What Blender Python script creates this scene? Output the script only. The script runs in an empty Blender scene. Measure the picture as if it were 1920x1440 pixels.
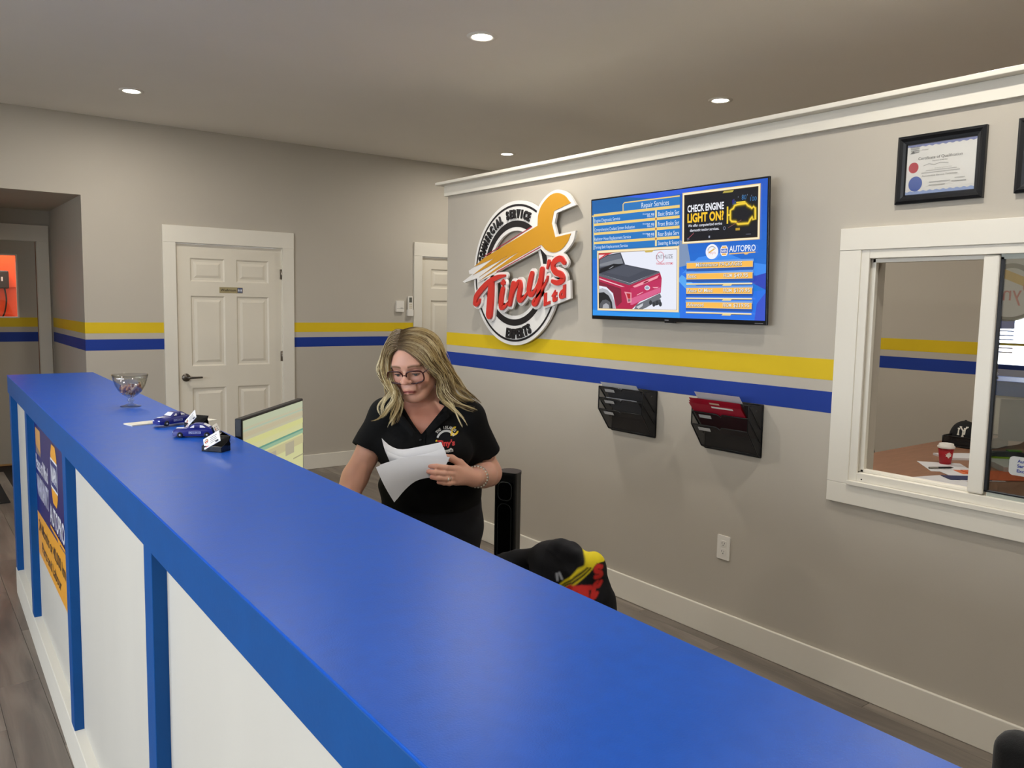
import bpy, bmesh, math, random
import numpy as np
from mathutils import Vector, Matrix, Euler

random.seed(7)
rng = np.random.default_rng(7)
scene = bpy.context.scene
C = scene.collection
PI = math.pi

# ---------------------------------------------------------------- camera
cam_d = bpy.data.cameras.new('camera')
cam_d.sensor_fit = 'HORIZONTAL'
cam_d.sensor_width = 36.0
cam_d.lens = 36.0 * 1524.3146 / 1920.0
cam_d.clip_start = 0.02
cam_d.clip_end = 300
cam = bpy.data.objects.new('camera', cam_d)
C.objects.link(cam)
CAM_R = Matrix(((0.79722, 0.04501, -0.60200), (-0.60341, 0.08897, -0.79245), (0.01788, 0.99502, 0.09810)))
cam.matrix_world = Matrix.Translation((0, 0, 1.57)) @ CAM_R.to_4x4()
scene.camera = cam

# ---------------------------------------------------------------- view
scene.view_settings.view_transform = 'Standard'
scene.view_settings.look = 'None'
scene.view_settings.gamma = 1.0
scene.view_settings.use_curve_mapping = False
scene.view_settings.exposure = 0.0

# ---------------------------------------------------------------- world: overcast daylight outside the shop front
SKY_STRENGTH = 12.5
wd = bpy.data.worlds.new('world')
scene.world = wd
wd.use_nodes = True
nt = wd.node_tree
for n in list(nt.nodes):
    nt.nodes.remove(n)
wo = nt.nodes.new('ShaderNodeOutputWorld')
wb = nt.nodes.new('ShaderNodeBackground')
tc = nt.nodes.new('ShaderNodeTexCoord')
ns = nt.nodes.new('ShaderNodeTexNoise')
ns.inputs['Scale'].default_value = 2.0
rp = nt.nodes.new('ShaderNodeValToRGB')
rp.color_ramp.elements[0].position = 0.35
rp.color_ramp.elements[0].color = (0.72, 0.80, 0.95, 1)
rp.color_ramp.elements[1].position = 0.7
rp.color_ramp.elements[1].color = (0.93, 0.96, 1.0, 1)
nt.links.new(tc.outputs['Generated'], ns.inputs['Vector'])
nt.links.new(ns.outputs['Fac'], rp.inputs['Fac'])
nt.links.new(rp.outputs['Color'], wb.inputs['Color'])
wb.inputs['Strength'].default_value = SKY_STRENGTH
nt.links.new(wb.outputs['Background'], wo.inputs['Surface'])

LAMP_POWER = 15.0
LAMP_COLOR = (1.0, 0.945, 0.86)

# ---------------------------------------------------------------- helpers: colour and materials
def lin(c):
    if isinstance(c, str):
        c = tuple(int(c[i:i + 2], 16) / 255 for i in (0, 2, 4))
    return tuple((v / 12.92 if v <= 0.04045 else ((v + 0.055) / 1.055) ** 2.4) for v in c)

MATS = {}
def mat(name, col, rough=0.5, metal=0.0, var=0.0, vscale=8.0, bump=0.0, bscale=60.0, spec=0.5, rvar=0.0,
        stretch=(1, 1, 1), coat=0.0, trans=0.0, ior=1.45, emit=0.0, sheen=0.0, sss=0.0):
    if name in MATS:
        return MATS[name]
    m = bpy.data.materials.new(name)
    m.use_nodes = True
    t = m.node_tree
    b = t.nodes['Principled BSDF']
    c = lin(col)
    b.inputs['Base Color'].default_value = (*c, 1)
    b.inputs['Roughness'].default_value = rough
    b.inputs['Metallic'].default_value = metal
    b.inputs['Specular IOR Level'].default_value = spec
    b.inputs['Coat Weight'].default_value = coat
    b.inputs['Transmission Weight'].default_value = trans
    b.inputs['IOR'].default_value = ior
    b.inputs['Sheen Weight'].default_value = sheen
    if sss:
        b.inputs['Subsurface Weight'].default_value = sss
        b.inputs['Subsurface Radius'].default_value = (0.01, 0.004, 0.002)
    if emit:
        b.inputs['Emission Color'].default_value = (*c, 1)
        b.inputs['Emission Strength'].default_value = emit
    if var or bump or rvar:
        g = t.nodes.new('ShaderNodeNewGeometry')
        mp = t.nodes.new('ShaderNodeMapping')
        mp.inputs['Scale'].default_value = stretch
        t.links.new(g.outputs['Position'], mp.inputs['Vector'])
        n = t.nodes.new('ShaderNodeTexNoise')
        n.inputs['Scale'].default_value = vscale
        n.inputs['Detail'].default_value = 4
        t.links.new(mp.outputs['Vector'], n.inputs['Vector'])
        if var:
            r = t.nodes.new('ShaderNodeValToRGB')
            r.color_ramp.elements[0].position = 0.3
            r.color_ramp.elements[1].position = 0.7
            r.color_ramp.elements[0].color = (*[max(0, v * (1 - var)) for v in c], 1)
            r.color_ramp.elements[1].color = (*[min(1, v * (1 + var)) for v in c], 1)
            t.links.new(n.outputs['Fac'], r.inputs['Fac'])
            t.links.new(r.outputs['Color'], b.inputs['Base Color'])
        if rvar:
            mr = t.nodes.new('ShaderNodeMapRange')
            mr.inputs['To Min'].default_value = max(0.02, rough - rvar)
            mr.inputs['To Max'].default_value = rough + rvar
            t.links.new(n.outputs['Fac'], mr.inputs['Value'])
            t.links.new(mr.outputs['Result'], b.inputs['Roughness'])
        if bump:
            n2 = t.nodes.new('ShaderNodeTexNoise')
            n2.inputs['Scale'].default_value = bscale
            n2.inputs['Detail'].default_value = 3
            t.links.new(mp.outputs['Vector'], n2.inputs['Vector'])
            bp = t.nodes.new('ShaderNodeBump')
            bp.inputs['Strength'].default_value = bump
            bp.inputs['Distance'].default_value = 0.002
            t.links.new(n2.outputs['Fac'], bp.inputs['Height'])
            t.links.new(bp.outputs['Normal'], b.inputs['Normal'])
    MATS[name] = m
    return m

def print_mat(name, rough=0.5, emit=0.0, vary=0.0, bump=0.0, sss=0.0, spec=0.5):
    """colour comes from the mesh's own 'Col' attribute (flat print, dyed cloth, lit screen)"""
    if name in MATS:
        return MATS[name]
    m = bpy.data.materials.new(name)
    m.use_nodes = True
    t = m.node_tree
    b = t.nodes['Principled BSDF']
    a = t.nodes.new('ShaderNodeVertexColor')
    a.layer_name = 'Col'
    b.inputs['Roughness'].default_value = rough
    b.inputs['Specular IOR Level'].default_value = spec
    if emit:
        b.inputs['Base Color'].default_value = (0.01, 0.01, 0.01, 1)
        t.links.new(a.outputs['Color'], b.inputs['Emission Color'])
        b.inputs['Emission Strength'].default_value = emit
    else:
        t.links.new(a.outputs['Color'], b.inputs['Base Color'])
    if sss:
        b.inputs['Subsurface Weight'].default_value = sss
        b.inputs['Subsurface Radius'].default_value = (0.012, 0.004, 0.002)
        b.inputs['Subsurface Scale'].default_value = 1.0
    if bump:
        n2 = t.nodes.new('ShaderNodeTexNoise')
        n2.inputs['Scale'].default_value = bump
        bp = t.nodes.new('ShaderNodeBump')
        bp.inputs['Strength'].default_value = 0.15
        bp.inputs['Distance'].default_value = 0.001
        g = t.nodes.new('ShaderNodeNewGeometry')
        t.links.new(g.outputs['Position'], n2.inputs['Vector'])
        t.links.new(n2.outputs['Fac'], bp.inputs['Height'])
        t.links.new(bp.outputs['Normal'], b.inputs['Normal'])
    MATS[name] = m
    return m

def glass_mat(name, tint=(1, 1, 1), refl=1.0):
    """thin architectural glass: clear, with a Fresnel reflection"""
    if name in MATS:
        return MATS[name]
    m = bpy.data.materials.new(name)
    m.use_nodes = True
    t = m.node_tree
    for n in list(t.nodes):
        t.nodes.remove(n)
    o = t.nodes.new('ShaderNodeOutputMaterial')
    tr = t.nodes.new('ShaderNodeBsdfTransparent')
    tr.inputs['Color'].default_value = (*tint, 1)
    gl = t.nodes.new('ShaderNodeBsdfGlossy')
    gl.inputs['Roughness'].default_value = 0.0
    fr = t.nodes.new('ShaderNodeLayerWeight')      # the same from both sides of the sheet
    fr.inputs['Blend'].default_value = 0.5
    pw = t.nodes.new('ShaderNodeMath'); pw.operation = 'POWER'; pw.inputs[1].default_value = 5.0
    ma = t.nodes.new('ShaderNodeMath'); ma.operation = 'MULTIPLY_ADD'; ma.inputs[1].default_value = 0.92; ma.inputs[2].default_value = 0.08
    mu = t.nodes.new('ShaderNodeMath')
    mu.operation = 'MULTIPLY'
    mu.inputs[1].default_value = refl
    mu.use_clamp = True
    mx = t.nodes.new('ShaderNodeMixShader')
    t.links.new(fr.outputs['Facing'], pw.inputs[0])
    t.links.new(pw.outputs[0], ma.inputs[0])
    t.links.new(ma.outputs[0], mu.inputs[0])
    t.links.new(mu.outputs[0], mx.inputs['Fac'])
    t.links.new(tr.outputs[0], mx.inputs[1])
    t.links.new(gl.outputs[0], mx.inputs[2])
    t.links.new(mx.outputs[0], o.inputs['Surface'])
    MATS[name] = m
    return m

# ---------------------------------------------------------------- helpers: objects
def tag(o, label=None, cat=None, group=None, kind=None):
    if label: o['label'] = label
    if cat: o['category'] = cat
    if group: o['group'] = group
    if kind: o['kind'] = kind
    return o

def thing(name, loc, label, cat, rot=(0, 0, 0), group=None, kind=None):
    o = bpy.data.objects.new(name, None)
    o.empty_display_size = 0.05
    C.objects.link(o)
    o.location = loc
    o.rotation_euler = rot
    return tag(o, label, cat, group, kind)

BACK = (PI / 2, 0, 0)            # on the back wall: x right, y up, z out of the wall
SIDE = (PI / 2, 0, -PI / 2)      # on the partition: x towards the camera side, y up, z out

def link(name, me, m, parent=None, smooth=False):
    o = bpy.data.objects.new(name, me)
    C.objects.link(o)
    if m is not None:
        for mm in (m if isinstance(m, (list, tuple)) else [m]):
            me.materials.append(mm)
    if parent is not None:
        o.parent = parent
    if smooth:
        for p in me.polygons:
            p.use_smooth = True
    return o

class MB:
    """collects shapes into ONE mesh"""
    def __init__(s):
        s.v = []; s.f = []; s.sm = []; s.mi = []
    def add(s, v, f, smooth=False, mi=0):
        o = len(s.v)
        s.v += [tuple(p) for p in v]
        s.f += [tuple(i + o for i in q) for q in f]
        s.sm += [smooth] * len(f)
        s.mi += [mi] * len(f)
        return s
    def box(s, a, b, bev=0.0, mi=0, M=None):
        a, b = [min(x, y) for x, y in zip(a, b)], [max(x, y) for x, y in zip(a, b)]
        if bev <= 0:
            v = [(x, y, z) for x in (a[0], b[0]) for y in (a[1], b[1]) for z in (a[2], b[2])]
            f = [(0, 1, 3, 2), (4, 6, 7, 5), (0, 4, 5, 1), (2, 3, 7, 6), (0, 2, 6, 4), (1, 5, 7, 3)]
        else:
            bm = bmesh.new()
            bmesh.ops.create_cube(bm, size=1)
            for w in bm.verts:
                w.co = Vector([(a[i] + b[i]) / 2 + w.co[i] * (b[i] - a[i]) for i in range(3)])
            bmesh.ops.bevel(bm, geom=list(bm.edges), offset=min(bev, 0.45 * min(b[i] - a[i] for i in range(3))), segments=2, profile=0.5, affect='EDGES')
            bm.verts.index_update()
            v = [w.co.copy() for w in bm.verts]
            f = [[w.index for w in q.verts] for q in bm.faces]
            bm.free()
        if M is not None:
            v = [M @ Vector(p) for p in v]
        return s.add(v, f, False, mi)
    def prism(s, pts, z0, z1, mi=0, M=None, smooth=False):
        """closed polygon in xy extruded along z"""
        n = len(pts)
        v = [(p[0], p[1], z0) for p in pts] + [(p[0], p[1], z1) for p in pts]
        f = [tuple(range(n - 1, -1, -1)), tuple(range(n, 2 * n))] + [(i, (i + 1) % n, n + (i + 1) % n, n + i) for i in range(n)]
        if M is not None:
            v = [M @ Vector(p) for p in v]
        return s.add(v, f, smooth, mi)
    def lathe(s, prof, seg=32, c=(0, 0, 0), mi=0, M=None, closed=False):
        """prof: list of (r, z) revolved about z"""
        v = []; f = []
        for r, z in prof:
            for k in range(seg):
                a = 2 * PI * k / seg
                v.append((c[0] + r * math.cos(a), c[1] + r * math.sin(a), c[2] + z))
        n = len(prof)
        for i in range(n - 1 if not closed else n):
            j = (i + 1) % n
            for k in range(seg):
                l = (k + 1) % seg
                f.append((i * seg + k, i * seg + l, j * seg + l, j * seg + k))
        if M is not None:
            v = [M @ Vector(p) for p in v]
        return s.add(v, f, True, mi)
    def tube(s, pts, r, seg=8, mi=0, closed=False, caps=True, flat=1.0):
        """round tube along a polyline; r a number or list"""
        P = [Vector(p) for p in pts]
        n = len(P)
        rr = r if isinstance(r, (list, tuple)) else [r] * n
        v = []; f = []
        nrm = None
        for i in range(n):
            t = (P[(i + 1) % n] - P[i - 1]) if closed else (P[min(i + 1, n - 1)] - P[max(i - 1, 0)])
            if t.length < 1e-9: t = Vector((0, 0, 1))
            t.normalize()
            if nrm is None:
                up = Vector((0, 0, 1)) if abs(t.z) < 0.9 else Vector((1, 0, 0))
                nrm = (up - t * up.dot(t)).normalized()
            else:
                nrm = nrm - t * nrm.dot(t)
                if nrm.length < 1e-6: nrm = t.orthogonal()
                nrm.normalize()
            bn = t.cross(nrm)
            for k in range(seg):
                a = 2 * PI * k / seg
                v.append(P[i] + (nrm * math.cos(a) + bn * math.sin(a) * flat) * rr[i])
        m = n if closed else n - 1
        for i in range(m):
            j = (i + 1) % n
            for k in range(seg):
                l = (k + 1) % seg
                f.append((i * seg + k, j * seg + k, j * seg + l, i * seg + l))
        if caps and not closed:
            f.append(tuple(range(seg)))
            f.append(tuple((n - 1) * seg + k for k in reversed(range(seg))))
        return s.add(v, f, True, mi)
    def sphere(s, c, r, seg=16, rings=10, mi=0, M=None):
        r = r if isinstance(r, (list, tuple)) else (r, r, r)
        v = [(c[0], c[1], c[2] + r[2])]
        for i in range(1, rings):
            th = PI * i / rings
            for k in range(seg):
                a = 2 * PI * k / seg
                v.append((c[0] + r[0] * math.sin(th) * math.cos(a), c[1] + r[1] * math.sin(th) * math.sin(a), c[2] + r[2] * math.cos(th)))
        v.append((c[0], c[1], c[2] - r[2]))
        f = [(0, 1 + k, 1 + (k + 1) % seg) for k in range(seg)]
        for i in range(rings - 2):
            for k in range(seg):
                l = (k + 1) % seg
                f.append((1 + i * seg + k, 1 + (i + 1) * seg + k, 1 + (i + 1) * seg + l, 1 + i * seg + l))
        b = 1 + (rings - 2) * seg
        f += [(b + k, len(v) - 1, b + (k + 1) % seg) for k in range(seg)]
        if M is not None:
            v = [M @ Vector(p) for p in v]
        return s.add(v, f, True, mi)
    def grid(s, P, mi=0, smooth=True):
        """P[i][j] points -> quad sheet"""
        n, m = len(P), len(P[0])
        v = [p for row in P for p in row]
        f = [(i * m + j, i * m + j + 1, (i + 1) * m + j + 1, (i + 1) * m + j) for i in range(n - 1) for j in range(m - 1)]
        return s.add(v, f, smooth, mi)
    def build(s, name, m, parent=None, fix=True):
        me = bpy.data.meshes.new(name)
        me.from_pydata([tuple(p) for p in s.v], [], s.f)
        if fix:
            bm = bmesh.new(); bm.from_mesh(me)
            bmesh.ops.recalc_face_normals(bm, faces=bm.faces)
            bm.to_mesh(me); bm.free()
        o = link(name, me, m, parent)
        me.polygons.foreach_set('use_smooth', s.sm)
        if any(s.mi):
            me.polygons.foreach_set('material_index', s.mi)
        return o

def rrect(x0, y0, x1, y1, r, n=4):
    pts = []
    for cx, cy, a0 in ((x1 - r, y1 - r, 0), (x0 + r, y1 - r, PI / 2), (x0 + r, y0 + r, PI), (x1 - r, y0 + r, 1.5 * PI)):
        for i in range(n + 1):
            a = a0 + PI / 2 * i / n
            pts.append((cx + r * math.cos(a), cy + r * math.sin(a)))
    return pts

def ring_pts(cx, cy, rx, ry=None, n=48, a0=0, a1=2 * PI):
    ry = ry or rx
    return [(cx + rx * math.cos(a0 + (a1 - a0) * i / n), cy + ry * math.sin(a0 + (a1 - a0) * i / n)) for i in range(n)]

def catmull(pts, n=8):
    P = [np.array(p, float) for p in pts]
    P = [2 * P[0] - P[1]] + P + [2 * P[-1] - P[-2]]
    out = []
    for i in range(1, len(P) - 2):
        for k in range(n):
            t = k / n
            out.append(0.5 * ((2 * P[i]) + (-P[i - 1] + P[i + 1]) * t + (2 * P[i - 1] - 5 * P[i] + 4 * P[i + 1] - P[i + 2]) * t * t + (-P[i - 1] + 3 * P[i] - 3 * P[i + 1] + P[i + 2]) * t ** 3))
    out.append(P[-2])
    return out

# ---------------------------------------------------------------- helpers: lettering and flat print
_tc = {}
def text_mesh(s, bold=0.0):
    """lettering at size 1 as (verts, polys), left edge x=0, baseline y=0"""
    k = (s, bold)
    if k in _tc:
        return _tc[k]
    cu = bpy.data.curves.new('t', 'FONT')
    cu.body = s
    cu.size = 1.0
    cu.offset = bold
    cu.resolution_u = 3
    ob = bpy.data.objects.new('t', cu)
    C.objects.link(ob)
    dg = bpy.context.evaluated_depsgraph_get()
    dg.update()
    me = bpy.data.meshes.new_from_object(ob.evaluated_get(dg))
    v = np.array([w.co[:2] for w in me.vertices]) if len(me.vertices) else np.zeros((0, 2))
    f = [tuple(p.vertices) for p in me.polygons]
    bpy.data.objects.remove(ob)
    bpy.data.curves.remove(cu)
    bpy.data.meshes.remove(me)
    if len(v):
        v[:, 0] -= v[:, 0].min()
    _tc[k] = (v, f)
    return _tc[k]

class Print:
    """flat print: coloured shapes stacked a hair apart, one mesh with a colour attribute. z is out of the sheet."""
    def __init__(s, dz=0.00012, z0=0.0, scale=1.0):
        s.v = []; s.f = []; s.c = []; s.z = z0; s.dz = dz
    def raw(s, v2, f, col):
        s.z += s.dz
        o = len(s.v)
        s.v += [(p[0], p[1], s.z) for p in v2]
        for q in f:
            s.f.append(tuple(i + o for i in q))
            s.c.append(lin(col))
    def poly(s, pts, col):
        a = sum(pts[i][0] * pts[(i + 1) % len(pts)][1] - pts[(i + 1) % len(pts)][0] * pts[i][1] for i in range(len(pts)))
        if a < 0: pts = list(pts)[::-1]
        s.raw(pts, [tuple(range(len(pts)))], col)
    def rect(s, x0, y0, x1, y1, col):
        s.poly([(x0, y0), (x1, y0), (x1, y1), (x0, y1)], col)
    def grad(s, x0, y0, x1, y1, c0, c1, n=12, horiz=False):
        a, b = np.array([int(c0[i:i + 2], 16) for i in (0, 2, 4)]) / 255, np.array([int(c1[i:i + 2], 16) for i in (0, 2, 4)]) / 255
        s.z += s.dz
        for k in range(n):
            t0, t1 = k / n, (k + 1) / n
            o = len(s.v)
            if horiz:
                q = [(x0 + (x1 - x0) * t0, y0), (x0 + (x1 - x0) * t1, y0), (x0 + (x1 - x0) * t1, y1), (x0 + (x1 - x0) * t0, y1)]
            else:
                q = [(x0, y0 + (y1 - y0) * t0), (x1, y0 + (y1 - y0) * t0), (x1, y0 + (y1 - y0) * t1), (x0, y0 + (y1 - y0) * t1)]
            s.v += [(p[0], p[1], s.z) for p in q]
            s.f.append((o, o + 1, o + 2, o + 3))
            s.c.append(lin(tuple(a + (b - a) * (k + .5) / n)))
    def ell(s, cx, cy, rx, ry, col, n=40):
        s.poly(ring_pts(cx, cy, rx, ry, n), col)
    def ring(s, cx, cy, rx, ry, w, col, n=48, a0=0, a1=2 * PI):
        o = [(cx + rx * math.cos(a0 + (a1 - a0) * i / n), cy + ry * math.sin(a0 + (a1 - a0) * i / n)) for i in range(n + 1)]
        q = [(cx + (rx - w) * math.cos(a0 + (a1 - a0) * i / n), cy + (ry - w) * math.sin(a0 + (a1 - a0) * i / n)) for i in range(n + 1)]
        s.raw(o + q, [(i, i + 1, n + 2 + i, n + 1 + i) for i in range(n)], col)
    def line(s, pts, w, col, closed=False):
        pts = [np.array(p, float) for p in pts]
        n = len(pts)
        L = []; R = []
        for i in range(n):
            if closed:
                t = pts[(i + 1) % n] - pts[i - 1]
            else:
                t = pts[min(i + 1, n - 1)] - pts[max(i - 1, 0)]
            t = t / (np.linalg.norm(t) + 1e-12)
            ww = w[i] if isinstance(w, (list, tuple)) else w
            nn = np.array([-t[1], t[0]]) * ww / 2
            L.append(pts[i] + nn); R.append(pts[i] - nn)
        m = n if closed else n - 1
        s.raw(L + R, [(n + i, n + (i + 1) % n, (i + 1) % n, i) for i in range(m)], col)
    def text(s, t, x, y, h, col, align='l', bold=0.0, w=None, shear=0.0, sx=1.0, ang=0.0):
        """h = cap height; w fits the width"""
        v, f = text_mesh(t, bold)
        if not len(v): return
        k = h / 0.69
        p = v * k
        p[:, 0] *= sx
        if w: p[:, 0] *= w / p[:, 0].max()
        wd_ = p[:, 0].max()
        p[:, 0] += shear * p[:, 1]
        p[:, 0] -= {'l': 0, 'c': wd_ / 2, 'r': wd_}[align]
        if ang:
            ca, sa = math.cos(ang), math.sin(ang)
            p = np.stack([p[:, 0] * ca - p[:, 1] * sa, p[:, 0] * sa + p[:, 1] * ca], 1)
        s.raw([(a + x, b + y) for a, b in p], f, col)
    def arc_text(s, t, cx, cy, r, h, col, mid, step, bold=0.03, inner=False, sx=1.0, ry=None):
        """letters along a circle; mid = angle of the middle; inner = reads along the bottom"""
        n = len(t)
        for i, ch in enumerate(t):
            if ch == ' ': continue
            o = (i - (n - 1) / 2) * step
            a = mid + o if inner else mid - o
            x, y = cx + r * math.cos(a), cy + (ry or r) * math.sin(a)
            s.text(ch, x, y, h, col, 'c', bold, ang=(a + PI / 2 if inner else a - PI / 2), sx=sx)
    def build(s, name, m, parent=None, xf=None):
        me = bpy.data.meshes.new(name)
        V = s.v if xf is None else [tuple(xf(p)) for p in s.v]
        me.from_pydata(V, [], s.f)
        at = me.color_attributes.new('Col', 'FLOAT_COLOR', 'CORNER')
        cols = []
        for q, c in zip(s.f, s.c):
            cols += [c[0], c[1], c[2], 1.0] * len(q)
        at.data.foreach_set('color', cols)
        return link(name, me, m, parent)

# ---------------------------------------------------------------- helpers: smooth organic surfaces from blended volumes
class Blend:
    def __init__(s):
        s.ops = []
    def add(s, fn, c, R, k=0.01, mode='u'):
        s.ops.append((fn, np.array(c, float), R, k, mode)); return s
    def ell(s, c, r, k=0.01, rot=None, mode='u'):
        c = np.array(c, float); r = np.array(r, float)
        Rm = None if rot is None else np.array(rot, float)
        def fn(p):
            q = p - c
            if Rm is not None: q = q @ Rm       # columns of Rm = local axes
            k0 = np.sqrt(((q / r) ** 2).sum(1)); k1 = np.sqrt(((q / (r * r)) ** 2).sum(1))
            return k0 * (k0 - 1) / np.maximum(k1, 1e-6)
        return s.add(fn, c, r.max(), k, mode)
    def cone(s, a, b, ra, rb, k=0.01, mode='u'):
        a = np.array(a, float); b = np.array(b, float); ab = b - a; L2 = ab @ ab
        def fn(p):
            t = np.clip(((p - a) @ ab) / L2, 0, 1)
            d = p - a - t[:, None] * ab
            return np.sqrt((d * d).sum(1)) - (ra + (rb - ra) * t)
        return s.add(fn, (a + b) / 2, math.sqrt(L2) / 2 + max(ra, rb), k, mode)
    def chain(s, pts, rad, k=0.01, mode='u'):
        for i in range(len(pts) - 1):
            s.cone(pts[i], pts[i + 1], rad[i], rad[i + 1], k, mode)
        return s
    def box(s, c, h, r=0.01, k=0.01, rot=None, mode='u'):
        c = np.array(c, float); h = np.array(h, float) - r
        Rm = None if rot is None else np.array(rot, float)
        def fn(p):
            q = p - c
            if Rm is not None: q = q @ Rm
            q = np.abs(q) - h
            return np.sqrt((np.maximum(q, 0) ** 2).sum(1)) + np.minimum(q.max(1), 0) - r
        return s.add(fn, c, float(np.linalg.norm(h)) + r, k, mode)
    def half(s, c, n, k=0.0, mode='i'):
        """keep (i) or cut (s) the half space behind the plane through c with outward normal n"""
        c = np.array(c, float); n = np.array(n, float); n = n / np.linalg.norm(n)
        return s.add(lambda p: (p - c) @ n, c, 99.0, k, mode)
    def ev(s, p, cull=True):
        d = np.full(len(p), 9.0)
        for fn, c, R, k, mode in s.ops:
            if cull and R < 50:
                q = p - c
                idx = np.nonzero((q * q).sum(1) < (R + k + 0.05) ** 2)[0]
                if not len(idx): continue
                e = fn(p[idx]); a = d[idx]
            else:
                idx = slice(None); e = fn(p); a = d
            if mode == 'u':
                if k > 0:
                    h = np.clip(0.5 + 0.5 * (a - e) / k, 0, 1)
                    r = a + (e - a) * h - k * h * (1 - h)
                else: r = np.minimum(a, e)
            elif mode == 's':
                e = -e
                if k > 0:
                    h = np.clip(0.5 - 0.5 * (a - e) / k, 0, 1)
                    r = a + (e - a) * h + k * h * (1 - h)
                else: r = np.maximum(a, e)
            else:
                if k > 0:
                    h = np.clip(0.5 - 0.5 * (a - e) / k, 0, 1)
                    r = a + (e - a) * h + k * h * (1 - h)
                else: r = np.maximum(a, e)
            d[idx] = r
        return d

def iso_mesh(fn, lo, hi, res, B=8):
    """surface-nets skin of fn(p)=0; fn takes (n,3). returns verts, quads"""
    lo = np.array(lo, float); hi = np.array(hi, float)
    nb = np.ceil((hi - lo) / (res * B)).astype(int)
    cz = [lo[i] + (np.arange(nb[i]) + 0.5) * res * B for i in range(3)]
    G = np.stack(np.meshgrid(*cz, indexing='ij'), -1).reshape(-1, 3)
    dc = fn(G)
    keep = np.abs(dc) < res * B * 1.5
    N = nb * B
    val = np.repeat(np.repeat(np.repeat(np.where(dc > 0, 1.0, -1.0).astype(np.float32).reshape(nb), B, 0), B, 1), B, 2)
    ids = np.stack(np.unravel_index(np.nonzero(keep)[0], nb), -1)
    off = np.stack(np.meshgrid(*[np.arange(B)] * 3, indexing='ij'), -1).reshape(-1, 3)
    for s0 in range(0, len(ids), 400):
        blk = ids[s0:s0 + 400]
        idx = (blk[:, None, :] * B + off[None]).reshape(-1, 3)
        val[idx[:, 0], idx[:, 1], idx[:, 2]] = fn(lo + idx * res)
    sg = val < 0
    cross = np.zeros(N - 1, bool)
    c000 = sg[:-1, :-1, :-1]
    for dx in (0, 1):
        for dy in (0, 1):
            for dz in (0, 1):
                cross |= sg[dx:N[0] - 1 + dx, dy:N[1] - 1 + dy, dz:N[2] - 1 + dz] != c000
    cells = np.stack(np.nonzero(cross), -1)
    vid = np.full(N - 1, -1, np.int32)
    vid[cells[:, 0], cells[:, 1], cells[:, 2]] = np.arange(len(cells))
    acc = np.zeros((len(cells), 3)); cnt = np.zeros(len(cells))
    cor = np.array([(a, b, c) for a in (0, 1) for b in (0, 1) for c in (0, 1)])
    cv = np.stack([val[cells[:, 0] + a, cells[:, 1] + b, cells[:, 2] + c] for a, b, c in cor], 1)
    for i in range(8):
        for ax in range(3):
            if cor[i][ax]: continue
            q = cor[i].copy(); q[ax] = 1
            j = int(q[0] * 4 + q[1] * 2 + q[2])
            va, vb = cv[:, i], cv[:, j]
            m = (va < 0) != (vb < 0)
            t = va[m] / (va[m] - vb[m])
            pt = np.repeat(cor[i][None].astype(float), m.sum(), 0)
            pt[:, ax] += t
            acc[m] += pt; cnt[m] += 1
    verts = lo + (cells + acc / cnt[:, None]) * res
    quads = []
    for ax in range(3):
        u, w = (ax + 1) % 3, (ax + 2) % 3
        sl0 = [slice(None)] * 3; sl1 = [slice(None)] * 3
        sl0[ax] = slice(0, N[ax] - 1); sl1[ax] = slice(1, N[ax])
        a, b = sg[tuple(sl0)], sg[tuple(sl1)]
        e = np.stack(np.nonzero(a != b), -1)
        e = e[(e[:, u] > 0) & (e[:, w] > 0) & (e[:, u] < N[u] - 1) & (e[:, w] < N[w] - 1)]
        ina = a[e[:, 0], e[:, 1], e[:, 2]]
        q = []
        for du, dw in ((-1, -1), (0, -1), (0, 0), (-1, 0)):
            c = e.copy(); c[:, u] += du; c[:, w] += dw
            q.append(vid[c[:, 0], c[:, 1], c[:, 2]])
        q = np.stack(q, 1)
        q[~ina] = q[~ina][:, ::-1]
        quads.append(q)
    quads = np.concatenate(quads)
    quads = quads[(quads >= 0).all(1)]
    return verts, quads

def np_mesh(name, v, f, m, parent=None, smooth=True, col=None):
    me = bpy.data.meshes.new(name)
    me.vertices.add(len(v)); me.vertices.foreach_set('co', np.asarray(v, np.float32).ravel())
    k = f.shape[1]
    me.loops.add(f.size); me.loops.foreach_set('vertex_index', np.asarray(f, np.int32).ravel())
    me.polygons.add(len(f))
    me.polygons.foreach_set('loop_start', np.arange(0, f.size, k, dtype=np.int32))
    me.polygons.foreach_set('loop_total', np.full(len(f), k, np.int32))
    me.update(calc_edges=True)
    me.validate()
    if smooth:
        me.polygons.foreach_set('use_smooth', np.ones(len(me.polygons), bool))
    if col is not None:
        at = me.color_attributes.new('Col', 'FLOAT_COLOR', 'POINT')
        at.data.foreach_set('color', np.concatenate([col, np.ones((len(col), 1))], 1).astype(np.float32).ravel())
    return link(name, me, m, parent)

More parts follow.
